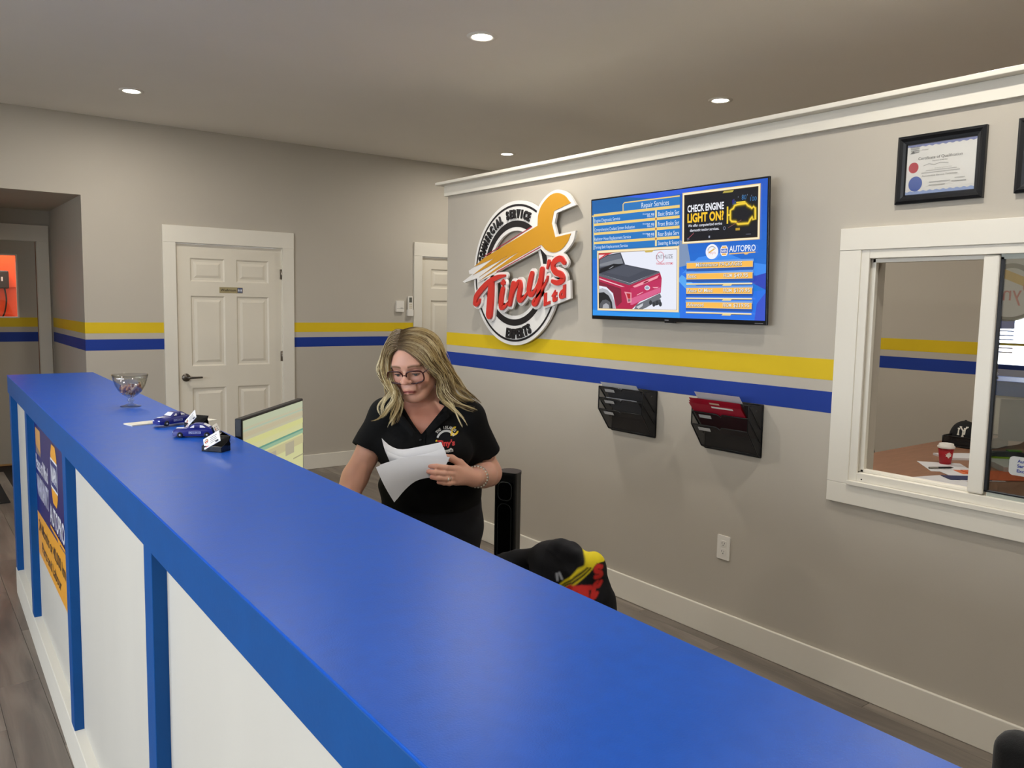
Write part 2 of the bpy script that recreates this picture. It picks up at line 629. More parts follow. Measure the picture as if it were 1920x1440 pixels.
# ================================================================ materials of the room
M_WALL = mat('wall_paint_greige', 'bdb6a9', 0.75, var=0.025, vscale=1.5, bump=0.12, bscale=220, spec=0.3)
M_CEIL = mat('ceiling_paint', 'f0ebe3', 0.9, var=0.02, vscale=1.0, bump=0.1, bscale=150, spec=0.2)
M_TRIM = mat('white_trim_paint', 'e6e1d4', 0.42, var=0.015, vscale=4, bump=0.05, bscale=90)
M_DOORW = mat('white_door_paint', 'e2dbcb', 0.45, var=0.015, vscale=4, bump=0.05, bscale=90)
M_YEL = mat('stripe_yellow_paint', 'dcbc12', 0.6, var=0.03, vscale=3)
M_BLUS = mat('stripe_blue_paint', '0b3592', 0.6, var=0.04, vscale=3)
M_NICKEL = mat('brushed_nickel', '9a938a', 0.3, 1.0)
M_BLACKP = mat('black_plastic', '101114', 0.4, bump=0.05, bscale=300)
M_WHITEP = mat('white_plastic', 'e9e5dc', 0.4, bump=0.03, bscale=200)

def plank_mat(name, along):
    m = bpy.data.materials.new(name)
    m.use_nodes = True
    t = m.node_tree
    b = t.nodes['Principled BSDF']
    oi = t.nodes.new('ShaderNodeObjectInfo')
    g = t.nodes.new('ShaderNodeNewGeometry')
    sc_ = t.nodes.new('ShaderNodeVectorMath'); sc_.operation = 'SCALE'; sc_.inputs['Scale'].default_value = 31.0
    cb = t.nodes.new('ShaderNodeCombineXYZ')
    for i in range(3): t.links.new(oi.outputs['Random'], cb.inputs[i])
    t.links.new(cb.outputs[0], sc_.inputs[0])
    ad = t.nodes.new('ShaderNodeVectorMath'); ad.operation = 'ADD'
    t.links.new(g.outputs['Position'], ad.inputs[0]); t.links.new(sc_.outputs[0], ad.inputs[1])
    mp = t.nodes.new('ShaderNodeMapping'); mp.inputs['Scale'].default_value = (9, 1.0, 1)
    t.links.new(ad.outputs[0], mp.inputs['Vector'])
    n1 = t.nodes.new('ShaderNodeTexNoise'); n1.inputs['Scale'].default_value = 1.6; n1.inputs['Detail'].default_value = 7; n1.inputs['Distortion'].default_value = 0.9
    t.links.new(mp.outputs[0], n1.inputs['Vector'])
    r1 = t.nodes.new('ShaderNodeValToRGB')
    e = r1.color_ramp.elements
    e[0].position = 0.30; e[0].color = (*lin('635b54'), 1)
    e[1].position = 0.72; e[1].color = (*lin('8f8579'), 1)
    k = e.new(0.5); k.color = (*lin('786f66'), 1)
    t.links.new(n1.outputs['Fac'], r1.inputs['Fac'])
    mr = t.nodes.new('ShaderNodeMapRange'); mr.inputs['To Min'].default_value = 0.86; mr.inputs['To Max'].default_value = 1.14
    t.links.new(oi.outputs['Random'], mr.inputs['Value'])
    mx = t.nodes.new('ShaderNodeVectorMath'); mx.operation = 'SCALE'
    t.links.new(r1.outputs['Color'], mx.inputs[0]); t.links.new(mr.outputs['Result'], mx.inputs['Scale'])
    t.links.new(mx.outputs[0], b.inputs['Base Color'])
    b.inputs['Roughness'].default_value = 0.42
    bp = t.nodes.new('ShaderNodeBump'); bp.inputs['Strength'].default_value = 0.15; bp.inputs['Distance'].default_value = 0.001
    t.links.new(n1.outputs['Fac'], bp.inputs['Height']); t.links.new(bp.outputs['Normal'], b.inputs['Normal'])
    return m
M_PLANK = plank_mat('grey_vinyl_plank', 1)

def struct(name, mb, m, label, cat='wall'):
    return tag(mb.build(name, m), label, cat, kind='structure')

CEIL = 2.954; YB = 7.09; XW = 3.067; XR = 5.9; XL = -3.2; YF = -3.0
YEL = (1.280, 1.366); BLU = (1.144, 1.232)

# ---------------------------------------------------------------- floor with planks
PW, PL = 0.152, 1.22
fl = struct('floor', MB().box((XL - .2, YF - .2, -.12), (XR + .2, 8.9, -.005)), mat('floor_base', '2c2825', .9), 'grey wood plank vinyl floor', 'floor')
pm = MB().box((.0006, .0006, -.005), (PW - .0006, PL - .0006, 0), bev=.0009).build('plank', M_PLANK, fl)
pmesh = pm.data
first = True
rest = MB()
ix0, ix1 = int(math.floor((XL) / PW)), int(math.ceil(XR / PW))
for ix in range(ix0, ix1):
    x = 0.41 - 3 * PW + ix * PW
    sh = [0.72, 0.13, 0.45, 0.94, 0.29][ix % 5] * PL
    for iy in range(-4, 8):
        y = 3.17 - 3 * PL + iy * PL + (sh if ix % 5 else 0.72 * PL)
        if x > XR or x + PW < XL or y > 8.65 or y + PL < YF or (y > 7.0 and not 0 < x < 1.19) or (y + PL > 8.66): continue
        if -0.75 < x < 3.0 and y > -0.7:
            if first:
                o = pm; first = False
            else:
                o = bpy.data.objects.new('plank', pmesh); C.objects.link(o); o.parent = fl
            o.location = (x, y, 0)
        else:
            rest.box((x + .0006, y + .0006, -.005), (x + PW - .0006, y + PL - .0006, 0))
tag(rest.build('distant_planks', M_PLANK, fl), kind='stuff')

# ---------------------------------------------------------------- ceiling
struct('ceiling', MB().box((XL - .2, YF - .2, CEIL), (XR + .2, YB + .12, CEIL + .1)), M_CEIL, 'smooth painted greige ceiling with recessed lights', 'ceiling')

# ---------------------------------------------------------------- back wall with the alcove and two door openings
AX0, AX1, AY, AZ = 0.03, 1.185, 8.67, 2.346
D1 = (1.868, 2.785); D2 = (4.220, 5.137); DT = 2.026
w = MB()
T = YB + .12
for a, b, z0, z1 in ((XL - .2, AX0, 0, CEIL), (AX0, AX1, AZ, CEIL), (AX1, D1[0], 0, CEIL), (D1[0], D1[1], DT, CEIL), (D1[1], D2[0], 0, CEIL), (D2[0], D2[1], DT, CEIL), (D2[1], XR, 0, CEIL)):
    w.box((a, YB, z0), (b, T, z1))
wb_ = struct('wall_back', w, M_WALL, 'greige back wall with yellow and blue stripes, two white doors and an alcove')
def stripes(parent, segs):
    """segs: list of (p0, p1, outward) footprint segments"""
    for (z0, z1), m, nm in ((YEL, M_YEL, 'yellow_stripe'), (BLU, M_BLUS, 'blue_stripe')):
        for (a, b) in segs:
            o = MB().box((a[0], a[1], z0), (b[0], b[1], z1)).build(nm, m, parent)
            o['label'] = 'painted yellow wall stripe' if 'yellow' in nm else 'painted dark blue wall stripe'
stripes(wb_, [((AX1, YB - .0008), (1.769, YB)), ((2.886, YB - .0008), (4.131, YB))])
# alcove
wa = struct('wall_alcove_right', MB().box((AX1, T, 0), (AX1 + .12, AY + .12, AZ + .1)), M_WALL, 'shaded right side wall of the alcove')
stripes(wa, [((AX1 - .0008, YB), (AX1, AY))])
struct('wall_alcove_left', MB().box((AX0 - .12, T, 0), (AX0, AY + .12, AZ + .1)), M_WALL, 'left side wall of the alcove')
struct('ceiling_alcove', MB().box((AX0, T, AZ), (AX1, AY + .12, AZ + .1)), M_WALL, 'low ceiling over the alcove', 'ceiling')
AD = (0.175, 1.072); ADT = 2.062
w = MB()
for a, b, z0, z1 in ((AX0, AD[0], 0, AZ), (AD[0], AD[1], ADT, AZ), (AD[1], AX1, 0, AZ)):
    w.box((a, AY, z0), (b, AY + .12, z1))
wa = struct('wall_alcove_back', w, M_WALL, 'back wall of the alcove around the shop door')

# door casings (white boards)
def casing(name, x0, x1, xi0, xi1, ztop, zi, y, label, m=M_TRIM):
    t = thing(name, ((x0 + x1) / 2, y, 0), label, 'door trim', kind='structure')
    cx = (x0 + x1) / 2
    MB().box((x0 - cx, -.018, 0), (xi0 - cx, 0, zi), bev=.002).build('side_casing', m, t)
    MB().box((xi1 - cx, -.018, 0), (x1 - cx, 0, zi), bev=.002).build('side_casing', m, t)
    MB().box((x0 - cx, -.020, zi), (x1 - cx, 0, ztop), bev=.002).build('head_casing', m, t)
    j = MB()
    j.box((xi0 - cx - .004, 0, 0), (xi0 - cx + .004, .11, zi)).box((xi1 - cx - .004, 0, 0), (xi1 - cx + .004, .11, zi)).box((xi0 - cx, 0, zi - .004), (xi1 - cx, .11, zi + .004))
    j.build('jamb', m, t)
    return t
casing('trim_1', 1.769, 2.886, D1[0] + .004, D1[1] - .004, 2.164, DT, YB, 'white casing around the washroom door')
casing('trim_2', 4.131, 5.226, D2[0] + .004, D2[1] - .004, 2.160, DT, YB, 'white casing around the door behind the partition')
casing('trim_3', 0.075, 1.167, AD[0] + .004, AD[1] - .004, 2.208, ADT, AY, 'white casing around the alcove shop door')

def six_panel(name, x0, x1, label, flip):
    W = x1 - x0
    t = thing(name, (x0, YB + .012, .008), label, 'door', kind='structure')
    H = DT - .014
    xs = [(0.115, 0.400), (W - 0.400, W - 0.115)]
    zs = [(0.230, 0.802), (0.987, 1.582), (1.702, 1.897)]
    s = MB()
    s.box((0, .012, 0), (W, .035, H))
    for a, b in ((0, xs[0][0]), (xs[0][1], xs[1][0]), (xs[1][1], W)):
        s.box((a, 0, 0), (b, .012, H))
    zz = [0] + [q for z in zs for q in z] + [H]
    for i in range(0, len(zz), 2):
        for a, b in xs:
            s.box((a, 0, zz[i]), (b, .012, zz[i + 1]))
    s.build('slab', M_DOORW, t)
    for a, b in xs:
        for c, d in zs:
            P = MB()
            # moulded edge falling in, then the field rising again
            st = [(0, .000), (.012, .0105), (.030, .0115), (.052, .0035)]
            rings = [[(a + i, y, c + i), (b - i, y, c + i), (b - i, y, d - i), (a + i, y, d - i)] for i, y in st]
            v = [p for r in rings for p in r]
            f = [(4 * k + i, 4 * k + (i + 1) % 4, 4 * k + 4 + (i + 1) % 4, 4 * k + 4 + i) for k in range(len(st) - 1) for i in range(4)] + [(12, 13, 14, 15)]
            P.add(v, f)
            P.build('panel', M_DOORW, t)
    hx = W + .002 if not flip else -.002
    for z in (.22, 1.055, 1.787):
        h = MB()
        h.tube([(hx, -.008, z - .045), (hx, -.008, z + .045)], .006, 8)
        h.box((hx - .014, -.004, z - .044), (hx + .014, .0, z + .044))
        h.build('hinge', M_NICKEL, t)
    kx = .064 if not flip else W - .064
    sg = 1 if not flip else -1
    k = MB()
    k.lathe([(0, .014), (.031, .014), (.034, .008), (.034, 0)], 24, M=Matrix.Translation((kx, 0, .894)) @ Matrix.Rotation(PI / 2, 4, 'X'))
    k.tube([(kx, .0, .894), (kx, -.045, .894)], .010, 10)
    k.tube([(kx, -.045, .894), (kx + sg * .03, -.048, .894), (kx + sg * .122, -.048, .894)], [.0105, .0095, .008], 10)
    k.build('lever_handle', mat('dark_nickel', '6d6760', .3, 1.0), t)
    MB().box(((-.006 if not flip else W - .002), -.004, .875), ((.002 if not flip else W + .006), .002, .930)).build('strike_plate', M_NICKEL, t)
    return t
d1 = six_panel('door_1', D1[0] + .008, D1[1] - .008, 'white six-panel washroom door with nickel lever and name plate', False)
six_panel('door_2', D2[0] + .008, D2[1] - .008, 'white six-panel door half hidden behind the partition', True)

# washroom name plate
pt = thing('washroom_sign', (2.3295, YB + .012, 1.6435), 'small brushed gold plate reading Washroom on the white door', 'sign', BACK)
MB().box((-.100, -.025, 0), (.100, .025, .0025), bev=.0008).build('plate', mat('gold_plate', 'b9ad86', .35, .6), pt)
P = Print(z0=.0026)
P.rect(.055, -.022, .098, .022, '2a3a66')
P.text('Washroom', -.090, -.010, .020, '3a3528', bold=.02, w=.135)
for sx in (.066, .086):
    P.ell(sx, .012, .004, .004, 'dfe4ee', 12)
    P.poly([(sx - .005, .006), (sx + .005, .006), (sx + .007, -.007), (sx - .007, -.007)], 'dfe4ee')
    P.rect(sx - .003, -.017, sx - .001, -.007, 'dfe4ee'); P.rect(sx + .001, -.017, sx + .003, -.007, 'dfe4ee')
P.rect(.0755, -.018, .0765, .018, 'dfe4ee')
P.build('lettering', print_mat('print_matte', .5), pt)

# ---------------------------------------------------------------- alcove shop door with glazed opening and the lit shop behind it
dt = thing('door_3', (AD[0], AY + .015, .008), 'grey shop door in the alcove with a window onto an orange machine', 'door', kind='structure')
W = AD[1] - AD[0]; H = ADT - .012
wx0, wx1, wz0, wz1 = .19, .728, 1.365, 1.918
s = MB()
for a, b, c, d in ((.006, wx0, 0, H), (wx1, W - .014, 0, H), (wx0, wx1, 0, wz0), (wx0, wx1, wz1, H)):
    s.box((a, 0, c), (b, .04, d))
s.build('slab', M_WALL, dt)
M_WOODE = mat('raw_wood_edge', '8a5f45', .7, var=.15, vscale=20)
MB().box((W - .014, -.002, 0), (W - .003, .038, H)).build('wood_edge', M_WOODE, dt)
for (z0, z1), m, nm in ((YEL, M_YEL, 'yellow_stripe'), (BLU, M_BLUS, 'blue_stripe')):
    if nm == 'yellow_stripe':
        MB().box((.006, -.0008, z0 - .008), (W - .014, 0, min(z1 - .008, wz0 - .008))).build(nm, m, dt)
    else:
        MB().box((.006, -.0008, z0 - .008), (W - .014, 0, z1 - .008)).build(nm, m, dt)
fr = MB()
e = .012
for a, b, c, d in ((wx0 - e, wx0, wz0 - e, wz1 + e), (wx1, wx1 + e, wz0 - e, wz1 + e), (wx0, wx1, wz0 - e, wz0), (wx0, wx1, wz1, wz1 + e)):
    fr.box((a, -.006, c), (b, .0, d))
fr.build('window_bead', M_TRIM, dt)
MB().box((wx0, .016, wz0), (wx1, .022, wz1)).build('window_pane', glass_mat('clear_glass'), dt)
MB().box((W - .002, -.008, 1.78), (W + .010, .002, 1.88)).build('hinge', M_NICKEL, dt)
MB().box((0, -.006, -.006), (W, .03, .010)).build('threshold', mat('oak_threshold', 'c39a63', .5), dt)
# orange machine cabinet seen through the door window
mc = thing('orange_cabinet', (.66, 9.30, 0), 'orange machine cabinet lit up behind the alcove door window', 'cabinet')
M_OR = mat('orange_enamel', 'ff5a2a', .4, var=.05, vscale=3)
MB().box((-.55, 0, 0), (.55, .4, 2.2), bev=.02).build('body', M_OR, mc)
MB().box((-.50, -.012, 1.64), (.50, 0, 2.1), bev=.005).build('upper_door', M_OR, mc)
MB().box((-.05, -.10, 1.63), (.235, -.012, 1.80), bev=.012).build('control_box', mat('dark_box', '2c2420', .5), mc)
MB().tube(catmull([(.20, -.05, 1.64), (.21, -.05, 1.5), (.17, -.04, 1.35), (.05, -.03, 1.30)], 8), .007, 8).build('cable', M_BLACKP, mc)
MB().box((.17, -.103, 1.70), (.185, -.10, 1.74)).build('switch', M_WHITEP, mc)
# shop room shell behind the alcove
w = MB()
w.box((-.6, 9.75, 0), (1.8, 9.85, 2.9)).box((-.7, 8.8, 0), (-.6, 9.85, 2.9)).box((1.8, 8.8, 0), (1.9, 9.85, 2.9)).box((-.7, 8.79, 2.9), (1.9, 9.85, 3.0)).box((-.7, 8.79, -.1), (1.9, 9.85, 0))
w.box((-.7, 8.79, 0), (AX0 - .12, 8.80, 2.9)).box((AX1 + .12, 8.79, 0), (1.9, 8.80, 2.9)).box((AX0 - .12, 8.79, AZ + .1), (AX1 + .12, 8.80, 2.9))
struct('wall_shop', w, mat('shop_wall', 'b8b4ac', .8), 'pale walls of the shop bay behind the alcove door')
def area(name, loc, size, power, color, rot=(0, 0, 0), shape='DISK', parent=None, spread=PI):
    l = bpy.data.lights.new(name, 'AREA')
    l.shape = shape; l.size = size; l.energy = power; l.color = color; l.spread = spread
    o = bpy.data.objects.new(name, l); C.objects.link(o)
    o.location = loc; o.rotation_euler = rot
    if parent is not None: o.parent = parent
    return o
sl = thing('shop_strip_light', (.65, 9.05, 2.86), 'fluorescent strip light in the shop bay', 'light')
MB().box((-.5, -.06, -.06), (.5, .06, .02), bev=.005).build('housing', M_WHITEP, sl)
MB().tube([(-.46, 0, -.075), (.46, 0, -.075)], .013, 10).build('tube', mat('strip_glow', 'ffffff', .5, emit=8), sl)
area('strip_lamp', (0, 0, -.10), .8, 55, (1, .93, .85), parent=sl)

# ---------------------------------------------------------------- baseboards
BBH = .137
def baseboard(name, x0, y0, x1, y1, label):
    return struct(name, MB().box((x0, y0, 0), (x1, y1, BBH), bev=.004), M_TRIM, label, 'baseboard')
baseboard('baseboard_back', 2.886, YB - .014, 4.131, YB, 'white baseboard along the back wall right of the washroom door')
baseboard('baseboard_back', AX1, YB - .014, 1.769, YB, 'white baseboard between alcove and washroom door')
baseboard('baseboard_right', XW - .014, YF, XW, 4.80, 'tall white baseboard along the striped partition')
baseboard('baseboard_alcove', AX1 - .012, YB, AX1, AY, 'white baseboard on the alcove side wall')

# ---------------------------------------------------------------- partition with the office window
WY0, WY1, WZ0, WZ1 = .735, 1.732, .885, 1.800     # rough opening (y, z)
PT = 2.367
w = MB()
for a, b, c, d in ((YF, WY0, 0, PT), (WY1, 4.80, 0, PT), (WY0, WY1, 0, WZ0), (WY0, WY1, WZ1, PT)):
    w.box((XW, a, c), (XW + .13, b, d))
wp = struct('wall_partition', w, M_WALL, 'greige partition with yellow and blue stripes, television and office window')
stripes(wp, [((XW - .0008, 1.846), (XW, 4.80)), ((XW - .0008, YF), (XW, .63))])
tr = thing('trim_4', (XW, 4.80, PT), 'white cap and fascia along the top of the partition', 'trim', kind='structure')
MB().box((-.020, YF - 4.80, -.072), (.150, .022, 0), bev=.002).build('fascia', M_TRIM, tr)
MB().box((-.066, YF - 4.80, 0), (.196, .066, .020), bev=.003).build('cap', M_TRIM, tr)
# office side: rear wall, far wall
struct('wall_office_rear', MB().box((XW + .13, 4.68, 0), (5.0, 4.80, PT)), M_WALL, 'rear wall of the office')
wr = struct('wall_right', MB().box((XR, YF - .2, 0), (XR + .15, YB + .12, CEIL)), M_WALL, 'striped greige far wall of the office')
stripes(wr, [((XR - .0008, YF), (XR, YB))])
struct('wall_front', MB().box((XL - .2, YF - .2, 0), (XR, YF, CEIL)), M_WALL, 'greige wall behind the camera')

# window casing and slider
wt = thing('window_1', (XW, 1.24, 0), 'white framed sliding office window with one open half', 'window', kind='structure')
def wbx(name, y0, y1, z0, z1, x0, x1, m=M_TRIM, bev=.002, parent=wt):
    return MB().box((x0, y0 - 1.24, z0), (x1, y1 - 1.24, z1), bev=bev).build(name, m, parent)
wbx('side_casing', 1.755, 1.846, .868, 1.806, -.018, 0)
wbx('side_casing', .634, .725, .868, 1.806, -.018, 0)
wbx('head_casing', .634, 1.846, 1.806, 1.893, -.020, 0)
wbx('bottom_casing', .634, 1.846, .786, .868, -.018, 0)
wbx('sill', .725, 1.755, .868, .886, -.030, .010)
# vinyl frame, two steps
for nm, y0, y1, z0, z1 in (('frame_side', 1.722, 1.756, .886, 1.806), ('frame_side', .724, .758, .886, 1.806), ('frame_head', .758, 1.722, 1.772, 1.806), ('frame_sill', .758, 1.722, .886, .920)):
    wbx(nm, y0, y1, z0, z1, -.012, .000 if nm == 'frame_side' and y0 > 1.5 else .040)
for nm, y0, y1, z0, z1 in (('track_side', 1.708, 1.732, .920, 1.772), ('track_head', 1.26, 1.722, 1.756, 1.772), ('track_sill', 1.26, 1.722, .920, .932)):
    wbx(nm, y0, y1, z0, z1, .014, .036 if nm == 'track_side' else .045)
sh = wbx('sliding_sash', 1.250, 1.304, .922, 1.770, -.006, .034, bev=.006)
M_GASK = mat('black_gasket', '15161a', .5)
MB().box((.004, 1.240 - 1.24, .936), (.022, 1.251 - 1.24, 1.762)).build('gasket', M_GASK, sh)
MB().box((.004, .772 - 1.24, .934), (.022, 1.251 - 1.24, .939)).build('gasket', M_GASK, sh)
MB().box((.004, .770 - 1.24, .920), (.024, 1.24 - 1.24, .935)).box((.002, .758 - 1.24, .92), (.03, .772 - 1.24, 1.77)).box((.004, .770 - 1.24, 1.755), (.024, 1.25 - 1.24, 1.772)).build('sash_rail', mat('grey_green_rail', 'a7aca2', .4), sh)
MB().box((.010, .772 - 1.24, .938), (.016, 1.242 - 1.24, 1.757)).build('glass_pane', glass_mat('office_glass', (.93, .97, .96), 5.0), sh)
MB().tube([(-.013, 1.70 - 1.24, .896), (-.0105, 1.70 - 1.24, .896)], .003, 8).build('screw', M_BLACKP, wt)

# ---------------------------------------------------------------- shop front in the left wall (behind the camera's left shoulder)
SY0, SY1, SZ0, SZ1 = -.1, 4.55, .97, 2.40
w = MB()
for a, b, c, d in ((YF, SY0, 0, CEIL), (SY1, YB + .12, 0, CEIL), (SY0, SY1, 0, SZ0), (SY0, SY1, SZ1, CEIL)):
    w.box((XL - .15, a, c), (XL, b, d))
struct('wall_left', w, M_WALL, 'front wall of the shop with large display windows')
sw = thing('window_2', (XL, (SY0 + SY1) / 2, SZ0), 'large aluminium framed shop front windows with decals', 'window', kind='structure')
M_ALU = mat('bronze_aluminium', '2e2c2b', .4, .8)
cy = (SY0 + SY1) / 2
f = MB()
f.box((-.1, SY0 - cy, 0), (-.04, SY1 - cy, .05)).box((-.1, SY0 - cy, SZ1 - SZ0 - .05), (-.04, SY1 - cy, SZ1 - SZ0))
for y in (SY0 + .025, 2.17, SY1 - .025):
    f.box((-.1, y - cy - .025, 0), (-.04, y - cy + .025, SZ1 - SZ0))
f.box((-.095, SY0 - cy, 1.225 - SZ0), (-.045, SY1 - cy, 1.25 - SZ0))
f.build('frame', M_ALU, sw)
for a, b in ((SY0 + .05, 2.145), (2.195, SY1 - .05)):
    MB().box((-.072, a - cy, .05), (-.066, b - cy, SZ1 - SZ0 - .05)).build('pane', glass_mat('front_glass', (.97, .98, .98)), sw)
pl = area('daylight_portal', (XL - .02, cy, (SZ0 + SZ1) / 2), SY1 - SY0, 1, (1, 1, 1), rot=(0, -PI / 2, 0), shape='RECTANGLE')
pl.data.size = SZ1 - SZ0; pl.data.size_y = SY1 - SY0
pl.data.cycles.is_portal = True
struct('pavement', MB().box((-40, -30, -.3), (XL - .15, 40, -.06)), mat('pale_concrete', 'd8d4cc', .9, var=.1, vscale=3), 'pale pavement outside the shop front', 'ground')

# ---------------------------------------------------------------- recessed downlights
M_LENS = mat('led_lens', 'fff8ea', .5, emit=26)
def downlight(x, y, label):
    t = thing('recessed_light', (x, y, CEIL), label, 'ceiling light', group='round recessed ceiling lights')
    MB().lathe([(.052, -.001), (.054, -.006), (.066, -.008), (.078, -.005), (.080, 0)], 32).build('trim_ring', M_WHITEP, t)
    MB().lathe([(0, -.003), (.053, -.003)], 32).build('lens', M_LENS, t)
    area('lamp', (0, 0, -.014), .10, LAMP_POWER, LAMP_COLOR, parent=t)
for x, y, l in ((1.343, 6.066, 'recessed ceiling light above the far end of the counter, left in view'), (2.507, 3.613, 'recessed ceiling light high at the centre, in front of the partition'),
                (4.477, 3.643, 'recessed ceiling light over the office, right above the television'), (4.597, 6.191, 'farthest recessed ceiling light, just above the partition end'),
                (1.30, 3.56, 'recessed ceiling light just above the picture over the counter'), (3.74, 1.66, 'recessed ceiling light over the office window'),
                (-1.0, 2.7, 'recessed ceiling light by the shop front'), (2.25, 1.30, 'recessed ceiling light between counter and office window'),
                (-1.0, .4, 'recessed ceiling light left of the camera'), (1.3, -1.2, 'recessed ceiling light behind the camera'), (-1.2, -1.2, 'recessed ceiling light in the front corner'), (3.9, -.8, 'recessed ceiling light in the near office')):
    downlight(x, y, l)

# ================================================================ reception counter
M_CTOP = mat('counter_blue_satin', '0755c0', .34, var=.06, vscale=40, rvar=.05, bump=.12, bscale=420, spec=.22)
M_CBLUE = mat('counter_blue_paint', '064c90', .45, var=.05, vscale=12, bump=.06, bscale=120, spec=.3)
M_CWHITE = mat('counter_white_panel', 'cac7be', .5, var=.03, vscale=2.5, bump=.06, bscale=40, stretch=(1, 1, .25))
CZ = 1.157
ct = thing('reception_counter', (.455, 4.90, 0), 'long blue-topped reception counter with white panels and blue battens', 'counter', (0, 0, -math.atan(.0208)))
CL = -5.6
MB().box((-.005, CL, 1.1525), (.398, .020, CZ), bev=.0012).build('countertop', M_CTOP, ct)
MB().box((.022, CL, 1.122), (.392, -.006, 1.1525)).build('substrate', M_CBLUE, ct)
MB().box((-.004, CL, 1.065), (.022, .018, 1.1525), bev=.002).build('fascia', M_CBLUE, ct)
MB().box((.022, -.006, 1.065), (.394, .018, 1.1525), bev=.002).build('end_fascia', M_CBLUE, ct)
MB().box((.372, CL, 1.065), (.394, -.006, 1.122), bev=.002).build('back_fascia', M_CBLUE, ct)
posts = [(-.075, 0.0), (-.835, -.765), (-2.005, -1.935), (-3.205, -3.135), (-4.405, -4.335)]
for a, b in posts:
    MB().box((0, a, .140), (.030, b, 1.065), bev=.0015).build('batten', M_CBLUE, ct)
edges = [0.0] + [p for q in posts for p in (q[1], q[0])][1:] + [CL]
for i in range(0, len(edges) - 1, 1):
    pass
pan = [(posts[i + 1][1], posts[i][0]) for i in range(len(posts) - 1)] + [(CL, posts[-1][0])]
for a, b in pan:
    MB().box((.029, a, .140), (.045, b, 1.065)).build('panel', M_CWHITE, ct)
MB().box((-.002, CL, 0), (.045, 0, .140), bev=.002).build('base_board', mat('base_white', 'e4e0d4', .45, var=.02, vscale=3), ct)
MB().box((.045, -.018, 0), (.380, 0, 1.065)).build('end_panel', M_CWHITE, ct)
MB().box((.366, CL, 0), (.380, -.018, 1.065)).build('back_panel', M_CWHITE, ct)

# warranty poster on the counter front (faces -x of the counter): local u along -y
ps = thing('warranty_poster', (0, 0, 0), 'navy and orange warranty poster on the counter front between two battens', 'poster')
ps.matrix_world = ct.matrix_basis @ Matrix.Translation((.029, -.850, .440)) @ Euler((PI / 2, 0, -PI / 2)).to_matrix().to_4x4()
PWW, PHH = .915, .590
MB().box((0, 0, 0), (PWW, PHH, .0012)).build('sheet', mat('poster_back', '1b1560', .35), ps)
P = Print(z0=.0013)
P.rect(0, 0, PWW, PHH, '1c1566')
P.poly([(0, 0), (PWW, 0), (PWW, .215), (0, .190)], 'f2a92a')
P.rect(.03, .455, .20, .565, 'd9a04a')
P.poly([(.03, .455), (.03, .49), (.20, .47), (.20, .455)], '8d7a6a')
P.text('Peace of Mind', .02, .385, .062, 'e8e8f4', bold=.02, w=.40)
P.text('WARRANTY', .03, .275, .085, 'd6d8ec', bold=.03, w=.40)
# hexagonal emblem and word mark
cx, cy = .62, .455
P.poly([(cx - .085, cy - .075), (cx - .05, cy - .115), (cx + .05, cy - .115), (cx + .085, cy - .075), (cx + .085, cy + .075), (cx + .05, cy + .115), (cx - .05, cy + .115), (cx - .085, cy + .075)], 'f2a92a')
P.rect(cx - .095, cy - .058, cx + .095, cy + .058, 'eef0f6')
P.rect(cx - .088, cy - .050, cx + .088, cy + .050, '1c2a74')
P.text('NAPA', cx, cy - .030, .060, 'eef0f6', 'c', bold=.03, w=.155)
P.text('AUTOPRO', .46, .245, .075, 'e8e8f4', bold=.02, w=.40)
P.poly([(.46, .232), (.46, .220), (.66, .220), (.70, .205), (.74, .220), (.86, .220), (.86, .232)], 'f2a92a')
P.text('24 Months or 40,000 km', .05, .115, .048, '3a2a20', bold=.01, w=.80)
P.text('Parts and Labour', .14, .035, .045, '3a2a20', bold=.01, w=.58)
P.build('print', print_mat('print_gloss', .3), ps)

# ---------------------------------------------------------------- staff desk behind the counter
dk = thing('staff_desk', (1.06, 2.3, 0), 'low staff desk tucked behind the blue counter', 'desk')
M_DESK = mat('grey_laminate', '6d6a66', .4, var=.05, vscale=5)
MB().box((-.205, -1.9, .722), (.20, 2.1, .750), bev=.003).build('worktop', M_DESK, dk)
for y in (-1.85, -.05 + .75, 2.05):
    MB().box((-.20, y - .012, 0), (.17, y + .012, .722)).build('support_panel', M_DESK, dk)

# ---------------------------------------------------------------- monitor
mo = thing('computer_monitor', (1.004, 2.630, .75), 'thin black computer monitor with a pale yellow-green screen behind the counter', 'monitor', (0, 0, math.atan2(.742, .670)))
# local x along the screen (to the far end), y away from the viewer side, z up; screen looks to -y
MB().box((-.272, 0, .130), (.272, .022, .460), bev=.003).build('bezel', M_BLACKP, mo)
MB().box((-.14, .022, .17), (.14, .050, .40), bev=.012).build('rear_housing', M_BLACKP, mo)
MB().box((-.025, .030, 0.01), (.025, .048, .25), bev=.004).build('stand_neck', M_BLACKP, mo)
MB().prism(rrect(-.12, -.06, .12, .12, .03), 0, .012).build('stand_foot', M_BLACKP, mo)
P = Print()
sx0, sx1, sy0, sy1 = -.264, .264, .142, .452
def R(a, b, c, d, col): P.rect(sx0 + (sx1 - sx0) * a, sy0 + (sy1 - sy0) * b, sx0 + (sx1 - sx0) * c, sy0 + (sy1 - sy0) * d, col)
R(0, 0, 1, 1, 'd3d29a')
R(0, .80, 1, 1, 'c2bea0'); R(0, .93, 1, 1, 'bcc4a6'); R(0, .89, 1, .905, 'aec0aa'); R(0, .83, 1, .875, 'c3b898')
R(0, .74, 1, .80, 'd4d38e'); R(.13, .655, 1, .675, '5f9a86'); R(.13, .62, 1, .655, '93b99a')
R(.13, .50, 1, .60, 'c6bd90'); R(.13, .0, .32, .5, 'c3bb95')
